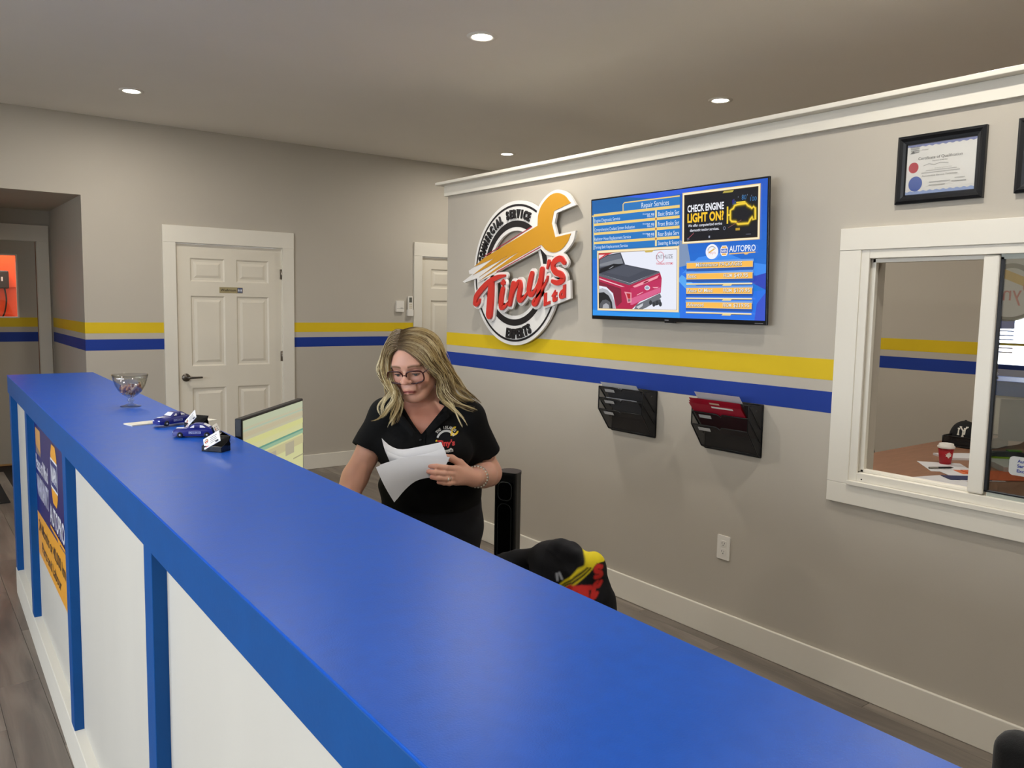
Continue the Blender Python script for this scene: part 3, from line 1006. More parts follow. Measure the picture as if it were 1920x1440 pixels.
R(.33, .47, .50, .56, 'b0a88f'); R(.66, .44, .82, .58, 'b0a88f'); R(.80, .36, 1, .375, 'a39d7c'); R(0, 0, .12, .74, 'd3d492')
R(.2, .02, .9, .05, 'c8c79a')
P.build('screen', print_mat('screen_glow_soft', .3, emit=.85), mo, xf=lambda p: (p[0], -.0006 - p[2], p[1]))

# ---------------------------------------------------------------- glass candy dish
gb = thing('candy_dish', (.700, 3.308, CZ), 'footed clear glass dish with wrapped candies on the counter', 'dish')
G = glass_mat('crystal_glass', (.93, .93, .90), 1.6)
prof = [(0, .0), (.036, .0), (.037, .002), (.022, .006), (.008, .012), (.007, .018), (.012, .022), (.013, .026), (.008, .031), (.009, .034), (.013, .037), (.026, .045), (.042, .060), (.053, .080), (.060, .102), (.0645, .122),
        (.0625, .122), (.058, .102), (.051, .082), (.040, .062), (.025, .048), (.010, .042), (0, .041)]
MB().lathe(prof, 48).build('bowl', G, gb)
rc = random.Random(3)
ccols = ['c9a27c', 'b98a5c', 'd8bfa0', '9a7048', 'c09468', 'e0cfb4', '8d6444']
k = 0
for lay, (rad, n, z) in enumerate(((.012, 4, .050), (.026, 8, .060), (.012, 4, .066), (.035, 10, .069), (.020, 6, .074), (.033, 8, .078))):
    for i in range(n):
        a = 2 * PI * (i + .3 * lay) / n + rc.uniform(-.2, .2)
        if lay == 5 and math.cos(a + .4) < 0: continue
        M = Matrix.Translation((.700 + rad * math.cos(a), 3.308 + rad * math.sin(a), CZ + z)) @ Euler((rc.uniform(0, 3), rc.uniform(0, 3), rc.uniform(0, 3))).to_matrix().to_4x4()
        s = MB()
        s.sphere((0, 0, 0), (.0085, .0062, .0058), 10, 6)
        for sg in (-1, 1):
            s.add([(sg * .0075, 0, 0), (sg * .013, .005, .002), (sg * .0135, 0, -.003), (sg * .013, -.005, .002)], [(0, 1, 2), (0, 2, 3)])
        o = s.build('wrapped_candy', mat('candy_' + ccols[k % 7], ccols[k % 7], .3), None)
        o.matrix_world = M
        tag(o, 'small wrapped candy inside the footed glass dish', 'candy', 'candies in the glass dish'); k += 1

# ---------------------------------------------------------------- flyer, toy cars, card holders
fy = thing('flyer', (.700, 2.845, CZ), 'thick white printed flyer lying flat under the rear toy car', 'flyer', (0, 0, math.radians(14)))
MB().box((-.118, -.030, .0), (.118, .030, .004)).build('sheet', mat('paper_cream', 'e4e0d0', .6), fy)
P = Print(z0=.0041); P.rect(-.06, -.02, .05, -.012, 'b9b49a'); P.rect(-.02, .005, .09, .012, 'c9c4ac'); P.build('print', print_mat('print_matte'), fy)

M_CAR = mat('toy_blue_foam', '14207c', .35, var=.05, vscale=60)
def toy_car(loc, rz, label):
    t = thing('toy_car', loc, label, 'toy car', (0, 0, rz), group='blue foam toy cars on the counter')
    # nose at -x, length .12, width .048, height .038
    body = []
    secs = [(-.060, .016, .019, .006), (-.055, .020, .022, .005), (-.040, .0225, .0255, .005), (-.022, .0235, .0275, .005), (.030, .0235, .0285, .005), (.050, .022, .0275, .005), (.060, .018, .0235, .008)]
    rows = []
    for x, hw, top, bot in secs:
        rows.append([(x, -hw, bot), (x, -hw - .0005, (bot + top) * .55), (x, -hw * .93, top * .93), (x, -hw * .72, top), (x, 0, top + .0012), (x, hw * .72, top), (x, hw * .93, top * .93), (x, hw + .0005, (bot + top) * .55), (x, hw, bot)])
    m = MB(); m.grid(rows)
    m.add(rows[0], [tuple(range(9))]); m.add(rows[-1], [tuple(range(8, -1, -1))])
    m.add([r[0] for r in rows] + [r[8] for r in rows], [(i, i + 1, i + 8, i + 7) for i in range(6)])
    m.build('body', M_CAR, t)
    cab = [(-.020, .021, .0275), (-.002, .0175, .0400), (.010, .0172, .0415), (.024, .0175, .0400), (.046, .020, .0282)]
    rows = [[(x, -hw, .026), (x, -hw, z - .002), (x, -hw * .85, z), (x, hw * .85, z), (x, hw, z - .002), (x, hw, .026)] for x, hw, z in cab]
    m = MB(); m.grid(rows); m.build('roof', M_CAR, t)
    Wm = mat('toy_white_print', 'e6e9f2', .4)
    w = MB()
    w.add([(-.0185, -.016, .0295), (-.0185, .016, .0295), (-.0045, .0135, .0392), (-.0045, -.0135, .0392)], [(0, 1, 2, 3)])
    w.add([(.027, -.0135, .0390), (.027, .0135, .0390), (.043, .016, .0305), (.043, -.016, .0305)], [(0, 1, 2, 3)])
    for v in w.v: pass
    w.v = [(a, b, c + .0006) for a, b, c in w.v]
    w.build('windscreen', Wm, t)
    for sg in (-1, 1):
        s = MB(); y0 = sg * .0224
        s.add([(-.010, sg * .0215, .0302), (.002, sg * .0212, .0302), (.002, sg * .0186, .0372), (-.0025, sg * .0188, .0360)], [(0, 1, 2, 3)])
        s.add([(.018, sg * .0208, .0302), (.034, sg * .0206, .0302), (.026, sg * .0186, .0362), (.018, sg * .0186, .0375)], [(0, 1, 2, 3)])
        s.v = [(a, b + sg * .0008, c) for a, b, c in s.v]
        s.build('side_window', Wm, t)
        P = Print(dz=.0001); P.rect(-.017, -.0035, .017, .0035, 'aeb6d8'); P.text('CHARGER', 0, -.0024, .0048, '1b2a86', 'c', bold=.03, w=.031)
        P.build('lettering', print_mat('print_matte'), t, xf=(lambda p: (p[0] + .004, -.0247 - p[2], p[1] + .0155)) if sg < 0 else (lambda p: (-p[0] + .004, .0247 + p[2], p[1] + .0155)))
        for x in (-.038, .038):
            wl = MB()
            Mw = Matrix.Translation((x, sg * .0205, .0085)) @ Matrix.Rotation(-sg * PI / 2, 4, 'X')
            wl.lathe([(0, -.004), (.0085, -.004), (.0085, .0035), (.007, .0045), (.0045, .0035), (0, .0038)], 16, M=Mw)
            wo_ = wl.build('wheel', M_BLACKP, t)
            MB().lathe([(0, .0046), (.0028, .0046), (.003, .0036)], 10, M=Mw).build('hub', mat('toy_hub', 'b9bcc8', .3), wo_)
    hd = MB()
    for sg in (-1, 1): hd.box((-.0602, sg * .013 - .004, .0155), (-.0585, sg * .013 + .004, .0185))
    hd.build('headlight', Wm, t)
    MB().box((-.052, -.007, .0262), (-.028, .007, .0275)).build('bonnet_print', Wm, t)
    return t
toy_car((.705, 2.752, CZ + .004), math.radians(24), 'blue toy car angled behind, its windscreen facing the camera')
toy_car((.703, 2.492, CZ), math.radians(-27), 'blue toy car in front, side-on with white lettering')

M_HOLD = mat('black_acrylic', '0c0d10', .12, spec=.6)
def card_holder(loc, rz, label, tall, card='f1efe9'):
    t = thing('card_holder', loc, label, 'card holder', (0, 0, rz))
    t.scale = (.64, .64, .64)
    # faces -y; a leaning tray with a back rest
    MB().box((-.048, -.030, 0), (.048, .034, .006), bev=.002).build('base', M_HOLD, t)
    MB().box((-.048, -.030, 0), (.048, -.026, .024), bev=.001).build('front_lip', M_HOLD, t)
    for sg in (-1, 1):
        s = MB()
        Ms = Matrix.Translation((sg * .0465 - .0015, 0, 0)) @ Matrix(((0, 0, 1, 0), (1, 0, 0, 0), (0, 1, 0, 0), (0, 0, 0, 1)))
        s.prism([(-.030, 0), (.034, 0), (.034, .030 * tall), (.026, .045 * tall), (-.030, .022)], 0, .003, M=Ms)
        s.build('side_wall', M_HOLD, t)
    MB().add([(-.048, .005, .006), (.048, .005, .006), (.048, .030, .062 * tall), (-.048, .030, .062 * tall), (-.048, .010, .006), (.048, .010, .006), (.048, .035, .062 * tall), (-.048, .035, .062 * tall)],
             [(0, 1, 2, 3), (7, 6, 5, 4), (0, 4, 5, 1), (1, 5, 6, 2), (2, 6, 7, 3), (3, 7, 4, 0)]).build('back_rest', M_HOLD, t)
    return t
def business_card(M, label, stack=6):
    t = thing('business_card', (0, 0, 0), label, 'card')
    t.matrix_world = M
    MB().box((-.0445, -.0255, -.0004 * stack), (.0445, .0255, 0)).build('sheet', mat('card_white', 'f3f1ec', .45), t)
    P = Print(z0=.0002)
    P.rect(-.0445, -.0255, .0445, .0255, 'f3f1ec')
    P.ell(-.028, .008, .010, .010, '33343a', 20); P.ell(-.028, .008, .007, .007, 'f3f1ec', 20)
    P.line([(-.036, .001), (-.020, .014)], .004, 'd99a20'); P.rect(-.036, .003, -.020, .007, 'c8342b')
    for i, w_ in enumerate((.040, .034, .038, .030)):
        P.rect(-.008, .012 - i * .0085, -.008 + w_, .0145 - i * .0085, '8f8a88')
    P.rect(-.036, -.020, -.020, -.017, 'c8342b'); P.rect(.02, -.021, .036, -.013, '3a3d45')
    P.build('print', print_mat('print_matte'), t)
    return t
h1 = card_holder((.682, 2.226, CZ), math.radians(-52), 'black acrylic card holder nearest the camera with one white card', 1.0)
Mh = h1.matrix_basis
bpy.context.view_layer.update()
business_card(Mh @ Matrix.Translation((-.004, -.022, .050)) @ Euler((math.radians(62), math.radians(-30), 0)).to_matrix().to_4x4(), 'white business card leaning in the nearest black card holder')
h2 = card_holder((.735, 2.345, CZ), math.radians(62), 'taller black acrylic card holder behind the front toy car', 1.25)
business_card(h2.matrix_basis @ Matrix.Translation((.0, .018, .060)) @ Euler((math.radians(66), 0, 0)).to_matrix().to_4x4(), 'grey-backed business card standing in the taller black holder')
h3 = card_holder((.757, 2.668, CZ), math.radians(-58), 'black acrylic card holder between the two toy cars', .95)
business_card(h3.matrix_basis @ Matrix.Translation((-.014, -.024, .044)) @ Euler((math.radians(60), math.radians(-44), 0)).to_matrix().to_4x4(), 'white business card tilted between the two toy cars')
ws = thing('note_card', (.823, 2.80, CZ), 'small white note card at the counter edge behind the toy cars', 'card', (0, 0, .3))
MB().box((-.04, -.025, 0), (.03, .025, .003)).build('sheet', mat('paper_cream', 'e4e0d0', .6), ws)

# ================================================================ television on the partition
tv = thing('television', (0, 0, 0), 'wall-mounted television showing repair services and a red pickup truck', 'television')
TW, TH = 1.114, .634
tv.matrix_world = Matrix.Translation((XW - .052, 2.707, 1.4965)) @ Euler(SIDE).to_matrix().to_4x4() @ Matrix.Rotation(math.radians(2.7), 4, 'X')
# local: x right, y up from the bottom edge, z out of the wall
MB().box((-TW / 2, 0, -.012), (TW / 2, TH, 0), bev=.003).build('bezel', mat('tv_bezel', '0d0e11', .3), tv)
MB().box((-TW / 2 + .12, .08, -.040), (TW / 2 - .12, TH - .12, -.012), bev=.010).build('rear_housing', M_BLACKP, tv)
MB().box((-.10, .22, -.062), (.10, .42, -.040)).build('wall_bracket', M_BLACKP, tv)
MB().box((-.035, -.006, -.010), (.035, .002, -.001), bev=.002).build('sensor_pod', M_BLACKP, tv)
P = Print(z0=.0003, dz=.00008)
BX, BY, BW, BH = -TW / 2 + .009, .020, TW - .018, TH - .028
def U(u): return BX + BW * u
def Vv(v): return BY + BH * v
def tp(pts): return [(U(a), Vv(b)) for a, b in pts]
def tr_(a, b, c, d, col): P.rect(U(a), Vv(b), U(c), Vv(d), col)
P.grad(U(0), Vv(0), U(1), Vv(1), '1f7fdc', '1f57c4', 16)
P.grad(U(0), Vv(.5), U(.56), Vv(1), '1c72b8', '1b62a8', 10)
# flowing background ribbons
P.poly(tp([(.20, 1), (.42, .955), (.62, .97), (.80, 1)]), '2f5fe0')
P.poly(tp([(.56, .0), (.56, .42), (.62, .30), (.80, .18), (1, .22), (1, 0)]), '2b74e6')
P.poly(tp([(.57, .35), (.66, .47), (.80, .50), (.92, .42), (1, .40), (1, .30), (.80, .40)]), '3f8df0')
P.poly(tp([(.545, .30), (.57, .34), (.70, .20), (.60, .22)]), '57a8f4')
P.poly(tp([(.90, .30), (1, .34), (1, .22)]), '3247b8')
P.poly(tp([(.95, .0), (1, .0), (1, .20), (.96, .12)]), '3a55cc')
P.poly(tp([(.0, .0), (.56, .0), (.56, .045), (.2, .03), (0, .05)]), '2f96ee')
P.poly(tp([(.545, .62), (.60, .58), (.62, .42), (.555, .40)]), '7f95b8')
# price table
tr_(.012, .575, .556, .868, '2477c4')
tr_(.212, .868, .556, .948, '2a78c0')
gold = 'f0cf7c'
P.line(tp([(.0, .868), (.205, .872), (.212, .885), (.212, .940), (.222, .951), (.556, .951)]), .006, gold)
P.line(tp([(.012, .865), (.012, .575)]), .006, 'cfe0c0')
for v in (.872, .792, .713, .634):
    P.rect(U(.012), Vv(v - .011), U(.556), Vv(v + .011), gold)
P.rect(U(.413), Vv(.575), U(.424), Vv(.865), 'e6d8a0')
for v in (.792, .713, .634):
    P.poly(tp([(.4115, v), (.4185, v + .013), (.4255, v), (.4185, v - .013)]), 'c07a3a')
P.text('Repair Services', U(.33), Vv(.893), .024, 'dce9f6', w=BW * .165)
for i, (t, pr, r) in enumerate((('Engine Diagnostic Service', '85.99', 'Basic Brake Ser'), ('Comprehensive Coolant System Evaluation', '85.99', 'Front Brake Ser'), ('Radiator Hose Replacement Service', '99.99', 'Rear Brake Serv'))):
    v = .812 - i * .0795
    P.text(t, U(.018), Vv(v + .001), .016, 'd6e6f4', w=BW * (.175, .27, .245)[i])
    P.text('from', U(.338), Vv(v + .022), .008, 'd6e6f4', w=BW * .03)
    P.text(pr, U(.408), Vv(v), .018, 'e2ecf6', 'r', w=BW * .042)
    P.text(r, U(.432), Vv(v), .020, 'e2ecf6', w=BW * .122)
P.text('Timing Belt Replacement Service', U(.018), Vv(.584), .015, 'd6e6f4', w=BW * .225)
P.text('Steering & Suspe', U(.432), Vv(.582), .018, 'e2ecf6', w=BW * .122)
# picture of the pickup with a covered bed
tr_(.036, .045, .556, .566, 'e9cf94'); tr_(.040, .049, .552, .562, 'fbe7bd'); tr_(.046, .062, .545, .545, '7a5a2a'); tr_(.049, .064, .543, .541, 'e9ecf8')
P.poly(tp([(.049, .541), (.150, .541), (.101, .522), (.049, .487)]), 'c8323c')
P.poly(tp([(.049, .530), (.09, .528), (.049, .495)]), 'f0d8dc')
P.poly(tp([(.049, .365), (.049, .487), (.109, .526), (.197, .540), (.226, .442), (.221, .43)]), '3b3d48')
P.poly(tp([(.054, .418), (.054, .485), (.112, .518), (.194, .531), (.214, .447), (.148, .440)]), '656a76')
P.poly(tp([(.054, .430), (.054, .45), (.16, .48), (.205, .49), (.214, .447), (.148, .440)]), '83878f')
P.poly(tp([(.049, .370), (.060, .408), (.150, .448), (.225, .440), (.170, .415), (.090, .375)]), '14161e')
P.poly(tp([(.118, .409), (.150, .430), (.148, .423), (.124, .406)]), '9aa0aa')
P.poly(tp([(.049, .345), (.254, .263), (.446, .361), (.456, .316), (.451, .201), (.321, .125), (.273, .064), (.165, .064), (.146, .195), (.1, .25), (.049, .262)]), 'b41f4a')
P.poly(tp([(.049, .300), (.200, .235), (.205, .12), (.171, .08), (.146, .195), (.1, .25), (.049, .262)]), '7e1f38')
P.poly(tp([(.262, .235), (.452, .315), (.450, .21), (.262, .10)]), 'c02c5c')
P.poly(tp([(.262, .150), (.450, .245), (.450, .205), (.321, .128), (.275, .098), (.262, .098)]), 'd8608c')
P.poly(tp([(.276, .253), (.330, .285), (.440, .342), (.430, .317), (.330, .262), (.29, .243)]), 'ef9fae')
P.poly(tp([(.052, .328), (.226, .249), (.200, .253), (.052, .318)]), 'f1c9cf')
P.poly(tp([(.340, .278), (.360, .296), (.380, .300), (.372, .288), (.350, .276)]), '8c1836')
P.poly(tp([(.305, .185), (.345, .21), (.34, .202), (.302, .176)]), 'f2b6c6'); P.poly(tp([(.40, .245), (.44, .247), (.43, .237), (.41, .237)]), 'f0a6b8')
P.poly(tp([(.049, .345), (.254, .263), (.446, .361), (.440, .374), (.262, .278), (.051, .366)]), '5a5e68')
P.poly(tp([(.051, .366), (.221, .440), (.439, .372), (.261, .280)]), '454956')
P.poly(tp([(.10, .375), (.221, .430), (.36, .388), (.25, .33)]), '4d515e')
P.poly(tp([(.222, .209), (.269, .201), (.269, .118), (.243, .113), (.236, .165)]), 'e79aa8')
P.poly(tp([(.236, .195), (.262, .193), (.262, .150), (.246, .150)]), 'b8242e'); P.poly(tp([(.246, .146), (.262, .146), (.262, .128), (.248, .125)]), '8a6a70')
P.ell(U(.369), Vv(.240), BW * .017, BH * .019, 'e6e8ee', 24); P.ell(U(.369), Vv(.240), BW * .012, BH * .013, '9aa4bc', 24)
P.poly(tp([(.287, .064), (.300, .10), (.447, .196), (.456, .165), (.430, .13), (.36, .075), (.34, .064)]), '6a6e76')
P.poly(tp([(.300, .082), (.345, .115), (.340, .09), (.315, .066)]), 'c9ccd2')
P.poly(tp([(.39, .118), (.450, .150), (.456, .11), (.42, .095)]), '4a4d54')
for a, b in ((.39, .12), (.41, .105), (.43, .118), (.45, .108)):
    P.ell(U(a), Vv(b), .010, .012, '33363c', 12)
P.poly(tp([(.049, .064), (.165, .064), (.160, .115), (.140, .180), (.110, .225), (.075, .240), (.049, .232)]), 'b0b3ba')
P.poly(tp([(.049, .064), (.145, .064), (.140, .12), (.118, .175), (.085, .205), (.049, .200)]), '1a1b20')
P.poly(tp([(.055, .064), (.055, .10), (.075, .135), (.10, .142), (.128, .12), (.135, .064)]), '55575e')
P.poly(tp([(.075, .064), (.080, .095), (.10, .110), (.118, .095), (.122, .064)]), 'a9abb2')
P.poly(tp([(.35, .545), (.36, .528), (.40, .528), (.41, .545)]), 'cdb35e')
P.ring(U(.449), Vv(.485), .026, .026, .003, 'd8808e', 32)
P.text('ENTHUZE', U(.424), Vv(.472), .019, '6a6670', w=BW * .098)
P.text('TONNEAU SYSTEMS', U(.424), Vv(.424), .010, 'd24a5c', bold=.02, w=BW * .10)
# check engine advert
tr_(.575, .578, .972, .969, 'e6c886'); tr_(.579, .583, .968, .964, 'fff0cc'); tr_(.585, .594, .962, .951, '5a4210'); tr_(.588, .598, .960, .947, '14151d')
P.text('CHECK ENGINE', U(.604), Vv(.818), .030, 'f2f3fa', bold=.03, w=BW * .192)
P.text('LIGHT ON?', U(.604), Vv(.740), .038, 'f8c62c', bold=.04, w=BW * .192)
P.text('We offer computerized engine', U(.608), Vv(.704), .012, 'd8dae4', bold=.02, w=BW * .180)
P.text('diagnostic testing services.', U(.618), Vv(.668), .012, 'd8dae4', bold=.02, w=BW * .155)
yel = 'f2cf3a'
eng = tp([(.829, .735), (.829, .800), (.843, .812), (.850, .832), (.864, .838), (.904, .840), (.914, .822), (.925, .812), (.934, .800), (.940, .812), (.949, .800), (.950, .722), (.938, .722), (.936, .742), (.926, .722), (.917, .697), (.868, .697), (.856, .716), (.836, .720)])
for w_, c_ in ((.030, '2e2a10'), (.018, '7a6614'), (.0085, yel)):
    P.line(eng, w_, c_, closed=True)
P.line(tp([(.815, .830), (.815, .706)]), .008, yel); P.line(tp([(.815, .768), (.829, .768)]), .008, yel); P.line(tp([(.858, .852), (.902, .852)]), .006, yel)
P.text('80', U(.884), Vv(.868), .020, '3a78b0', w=BW * .022); P.text('100', U(.925), Vv(.852), .018, '3a78b0', w=BW * .030); P.text('60', U(.838), Vv(.840), .016, '3a66a0', w=BW * .018)
for a, b in ((.845, .868), (.866, .886), (.888, .895), (.910, .894), (.93, .885)): P.rect(U(a), Vv(b), U(a + .003), Vv(b + .010), '6a7488')
P.poly(tp([(.838, .872), (.846, .88), (.848, .858), (.838, .846)]), '26227c')
P.line(tp([(.606, .612), (.640, .655)]), .003, 'a0505a'); P.line(tp([(.82, .676), (.885, .725)]), .003, '7a4a44')
P.text('0', U(.795), Vv(.662), .016, '7f87a0', w=BW * .012); P.text('20', U(.604), Vv(.604), .010, '7f87a0'); P.rect(U(.720), Vv(.612), U(.728), Vv(.628), '9aa0b0')
P.rect(U(.857), Vv(.652), U(.878), Vv(.670), 'b9962e'); P.rect(U(.908), Vv(.618), U(.932), Vv(.622), '6c7080')
P.poly(tp([(.790, .930), (.797, .945), (.846, .945), (.840, .930)]), 'b7a84a')
# logos
P.ell(U(.739), Vv(.508), .036, .034, 'f4f4fa', 36)
P.ring(U(.739), Vv(.508), .026, .025, .004, 'a8a8b0', 32, .6, 2.9)
P.line([(U(.722), Vv(.500)), (U(.752), Vv(.528))], .007, 'e0b860'); P.text('Tiny\'s', U(.718), Vv(.490), .012, 'e0909a', w=BW * .040)
hx, hy = U(.802), Vv(.510)
P.poly([(hx - .020, hy - .012), (hx - .012, hy - .023), (hx + .012, hy - .023), (hx + .020, hy - .012), (hx + .020, hy + .012), (hx + .012, hy + .023), (hx - .012, hy + .023), (hx - .020, hy + .012)], 'f6f0e4')
P.rect(hx - .012, hy + .012, hx + .012, hy + .019, 'f4b050'); P.rect(hx - .012, hy - .019, hx + .012, hy - .012, 'f4b050'); P.rect(hx - .017, hy - .009, hx + .017, hy + .009, '3a5fc0'); P.text('NAPA', hx, hy - .006, .011, 'f0f2fa', 'c', bold=.02, w=.030)
P.text('AUTOPRO', U(.828), Vv(.500), .026, 'e9f0fb', bold=.015, w=BW * .128)
P.poly(tp([(.828, .490), (.955, .494), (.955, .486), (.925, .485), (.916, .476), (.905, .476), (.900, .484), (.828, .481)]), 'f2c070')
# price bars
for i, (v0, v1, t, pr) in enumerate(((.386, .424, 'Maintenance PACKAGES', None), (.303, .342, 'Basic', '$49.95'), (.193, .232, 'Peace Of Mind', '$139.95'), (.083, .122, 'Advanced', '$219.95'))):
    P.poly(tp([(.601, v1 + .020), (.950, v1 + .020), (.950, v0), (.946, v0 - .02), (.604, v0 - .02)]), '2c58a8')
    P.rect(U(.601), Vv(v1), U(.948), Vv(v1 + .020), '6d9fe6')
    P.rect(U(.604), Vv(v0), U(.944), Vv(v1 + .006), 'ffd27c'); P.rect(U(.606), Vv(v0 + .003), U(.942), Vv(v1 + .003), 'fdbe55')
    if pr is None:
        P.text(t, U(.775), Vv(v0 + .011), .017, '6f5a38', 'c', bold=.05, w=BW * .236); P.text(t, U(.774), Vv(v0 + .013), .017, 'e8e6e0', 'c', bold=.01, w=BW * .236)
    else:
        for q, x_, w_ in ((t, .610, {5: .048, 13: .135, 8: .09}[len(t)]), ('FROM', .802, .042), (pr, .855, .068 if i == 1 else .078)):
            P.text(q, U(x_ + .001), Vv(v0 + .010), .016, '8a6a38', bold=.04, w=BW * w_); P.text(q, U(x_), Vv(v0 + .012), .016, 'ece9e2', bold=.01, w=BW * w_)
        P.rect(U(.604), Vv(v0 - .040), U(.944), Vv(v0 - .030), 'f3e6c2'); P.rect(U(.604), Vv(v0 - .044), U(.944), Vv(v0 - .040), '7a6a3a')
        P.poly(tp([(.795, v0 - .052), (.803, v0 - .038), (.846, v0 - .038), (.840, v0 - .052)]), 'f0d690')
P.build('screen', print_mat('tv_screen_glow', .25, emit=1.0), tv)
P = Print(z0=.0004); P.rect(-.032, .006, -.006, .0095, '8d8f94'); P.rect(TW / 2 - .062, .006, TW / 2 - .018, .009, '77797e'); P.build('lettering', print_mat('print_matte'), tv)

# ================================================================ logo sign on the partition
sg_ = thing('logo_sign', (XW, 3.99, 1.755), 'round white logo sign with yellow wrench and red script lettering on the partition', 'sign', SIDE)
M_SW = mat('sign_white_acrylic', 'eceae6', .3, spec=.5)
M_SB = mat('sign_black_vinyl', '1d1a1c', .45)
M_SY = mat('sign_wrench_gold', 'cf9628', .35)
M_SR = mat('sign_red_acrylic', 'd2382f', .35)
M_SRD = mat('sign_dark_red_line', 'b03040', .4)
def ring3(r0, r1, z0, z1, n=96, a0=0, a1=2 * PI):
    full = abs(a1 - a0 - 2 * PI) < 1e-6
    m = MB(); v = []
    N = n if full else n + 1
    for i in range(N):
        a = a0 + (a1 - a0) * i / n
        c, s = math.cos(a), math.sin(a)
        v += [(r1 * c, r1 * s, z0), (r1 * c, r1 * s, z1), (r0 * c, r0 * s, z1), (r0 * c, r0 * s, z0)]
    f = []
    for i in range(n):
        j = (i + 1) % N
        for k in range(4):
            f.append((4 * i + k, 4 * j + k, 4 * j + (k + 1) % 4, 4 * i + (k + 1) % 4))
    if not full: f += [(0, 1, 2, 3), (4 * n + 3, 4 * n + 2, 4 * n + 1, 4 * n)]
    m.add(v, f); return m
Z1 = .032
ring3(.258, .438, .018, Z1).build('ring_board', M_SW, sg_)
ring3(.404, .417, Z1, Z1 + .0012).build('outer_line', M_SB, sg_)
ring3(.280, .319, Z1, Z1 + .0012).build('inner_band', M_SB, sg_)
for a in (.8, 2.4, 4.0, 5.5):
    MB().lathe([(.010, 0), (.010, .018)], 12, c=(.35 * math.cos(a), .35 * math.sin(a), 0)).build('standoff', M_NICKEL, sg_)
def letters(name, t, mid, step, r, h, m, inner=False, z0=Z1, z1=Z1 + .012, sx=.9, parent=sg_):
    n = len(t)
    for i, ch in enumerate(t):
        if ch == ' ': continue
        o = (i - (n - 1) / 2) * step
        a = mid + o if inner else mid - o
        v, f = text_mesh(ch, .045)
        q = v * (h / .69); q[:, 0] *= sx; q[:, 0] -= q[:, 0].max() / 2
        rot = a + PI / 2 if inner else a - PI / 2
        c, s = math.cos(rot), math.sin(rot)
        X = r * math.cos(a) + q[:, 0] * c - q[:, 1] * s; Y = r * math.sin(a) + q[:, 0] * s + q[:, 1] * c
        nn = len(X)
        # solid letter: top, and walls along boundary edges
        cnt = {}
        for p in f:
            for k in range(len(p)):
                e = (p[k], p[(k + 1) % len(p)])
                cnt[e] = 1
        bd = [e for e in cnt if (e[1], e[0]) not in cnt]
        V = [(X[k], Y[k], z1) for k in range(nn)] + [(X[k], Y[k], z0) for k in range(nn)]
        F = [tuple(p) for p in f] + [(e[1], e[0], e[0] + nn, e[1] + nn) for e in bd]
        MB().add(V, F).build(name, m, parent, fix=False)
letters('letter', 'COMMERCIAL SERVICE', math.radians(116), math.radians(5.75), .335, .048, M_SB, sx=.60)
letters('letter', 'EXPERTS', math.radians(279), math.radians(5.6), .395, .055, M_SB, inner=True, sx=.66)

WH = [(0.209, 0.281), (0.213, 0.334), (0.24, 0.388), (0.289, 0.429), (0.354, 0.457), (0.418, 0.461), (0.498, 0.433), (0.546, 0.385), (0.562, 0.364), (0.401, 0.333), (0.384, 0.276), (0.409, 0.211), (0.567, 0.224), (0.553, 0.175), (0.509, 0.13), (0.452, 0.101), (0.388, 0.092), (0.311, 0.103), (0.263, 0.137)]
WY = [(0.232, 0.272), (0.234, 0.325), (0.257, 0.376), (0.3, 0.414), (0.354, 0.44), (0.413, 0.443), (0.472, 0.422), (0.51, 0.388), (0.523, 0.379), (0.379, 0.345), (0.36, 0.278), (0.395, 0.197), (0.53, 0.211), (0.507, 0.17), (0.456, 0.129), (0.387, 0.111), (0.31, 0.131), (0.27, 0.161)]
def fan_prism(pts, z0, z1):
    """extrude a concave polygon (triangulated by blender)"""
    return MB().prism(pts, z0, z1)
def smooth_poly(pts, keep, n=4):
    out = []; N = len(pts)
    for i in range(N):
        a, b = pts[i], pts[(i + 1) % N]
        out.append(a)
        if i in keep or (i + 1) % N in keep: continue
        p0, p3 = pts[i - 1], pts[(i + 2) % N]
        for k in range(1, n):
            t = k / n
            out.append(tuple(0.5 * ((2 * a[j]) + (-p0[j] + b[j]) * t + (2 * p0[j] - 5 * a[j] + 4 * b[j] - p3[j]) * t * t + (-p0[j] + 3 * a[j] - 3 * b[j] + p3[j]) * t ** 3) for j in (0, 1)))
    return out
TAIL = [(-0.368, -0.051), (-0.389, -0.024), (-0.531, -0.051), (-0.553, -0.045), (-0.432, 0.006), (-0.474, 0.005), (-0.482, 0.026)]
wb1 = smooth_poly(WH, {0, 8, 9, 10, 11, 12, 18}) + TAIL
fan_prism(wb1, .030, .044).build('wrench_board', M_SW, sg_)
ST = [(0.119, 0.165), (-0.341, -0.030), (0.02, 0.105), (-0.369, -0.004), (-0.10, 0.098), (-0.439, -0.006), (-0.16, 0.100), (-0.419, 0.054), (-0.303, 0.104)]
wy1 = smooth_poly(WY, {0, 8, 9, 10, 11, 12, 17}) + [(-.08, .052), (-.36, -.042), (0.06, 0.128), (-.02, .105), (-0.36, -0.018), (-0.05, 0.112), (-.13, .085), (-0.43, -0.002), (-0.13, 0.128), (-.2, .098), (-0.42, 0.050), (-0.303, 0.104)]
fan_prism(wy1, .044, .0465).build('wrench_face', M_SY, sg_)
def strip(a, b, w, z0, z1):
    a, b = np.array(a), np.array(b); t = (b - a) / np.linalg.norm(b - a); n = np.array([-t[1], t[0]]) * w / 2
    return MB().prism([tuple(a - n), tuple(b - n), tuple(b + n), tuple(a + n)], z0, z1)
strip((-.303, .113), (.181, .271), .005, .044, .0462).build('red_line', M_SRD, sg_)
strip((-.168, .012), (.264, .149), .005, .044, .0462).build('red_line', M_SRD, sg_)
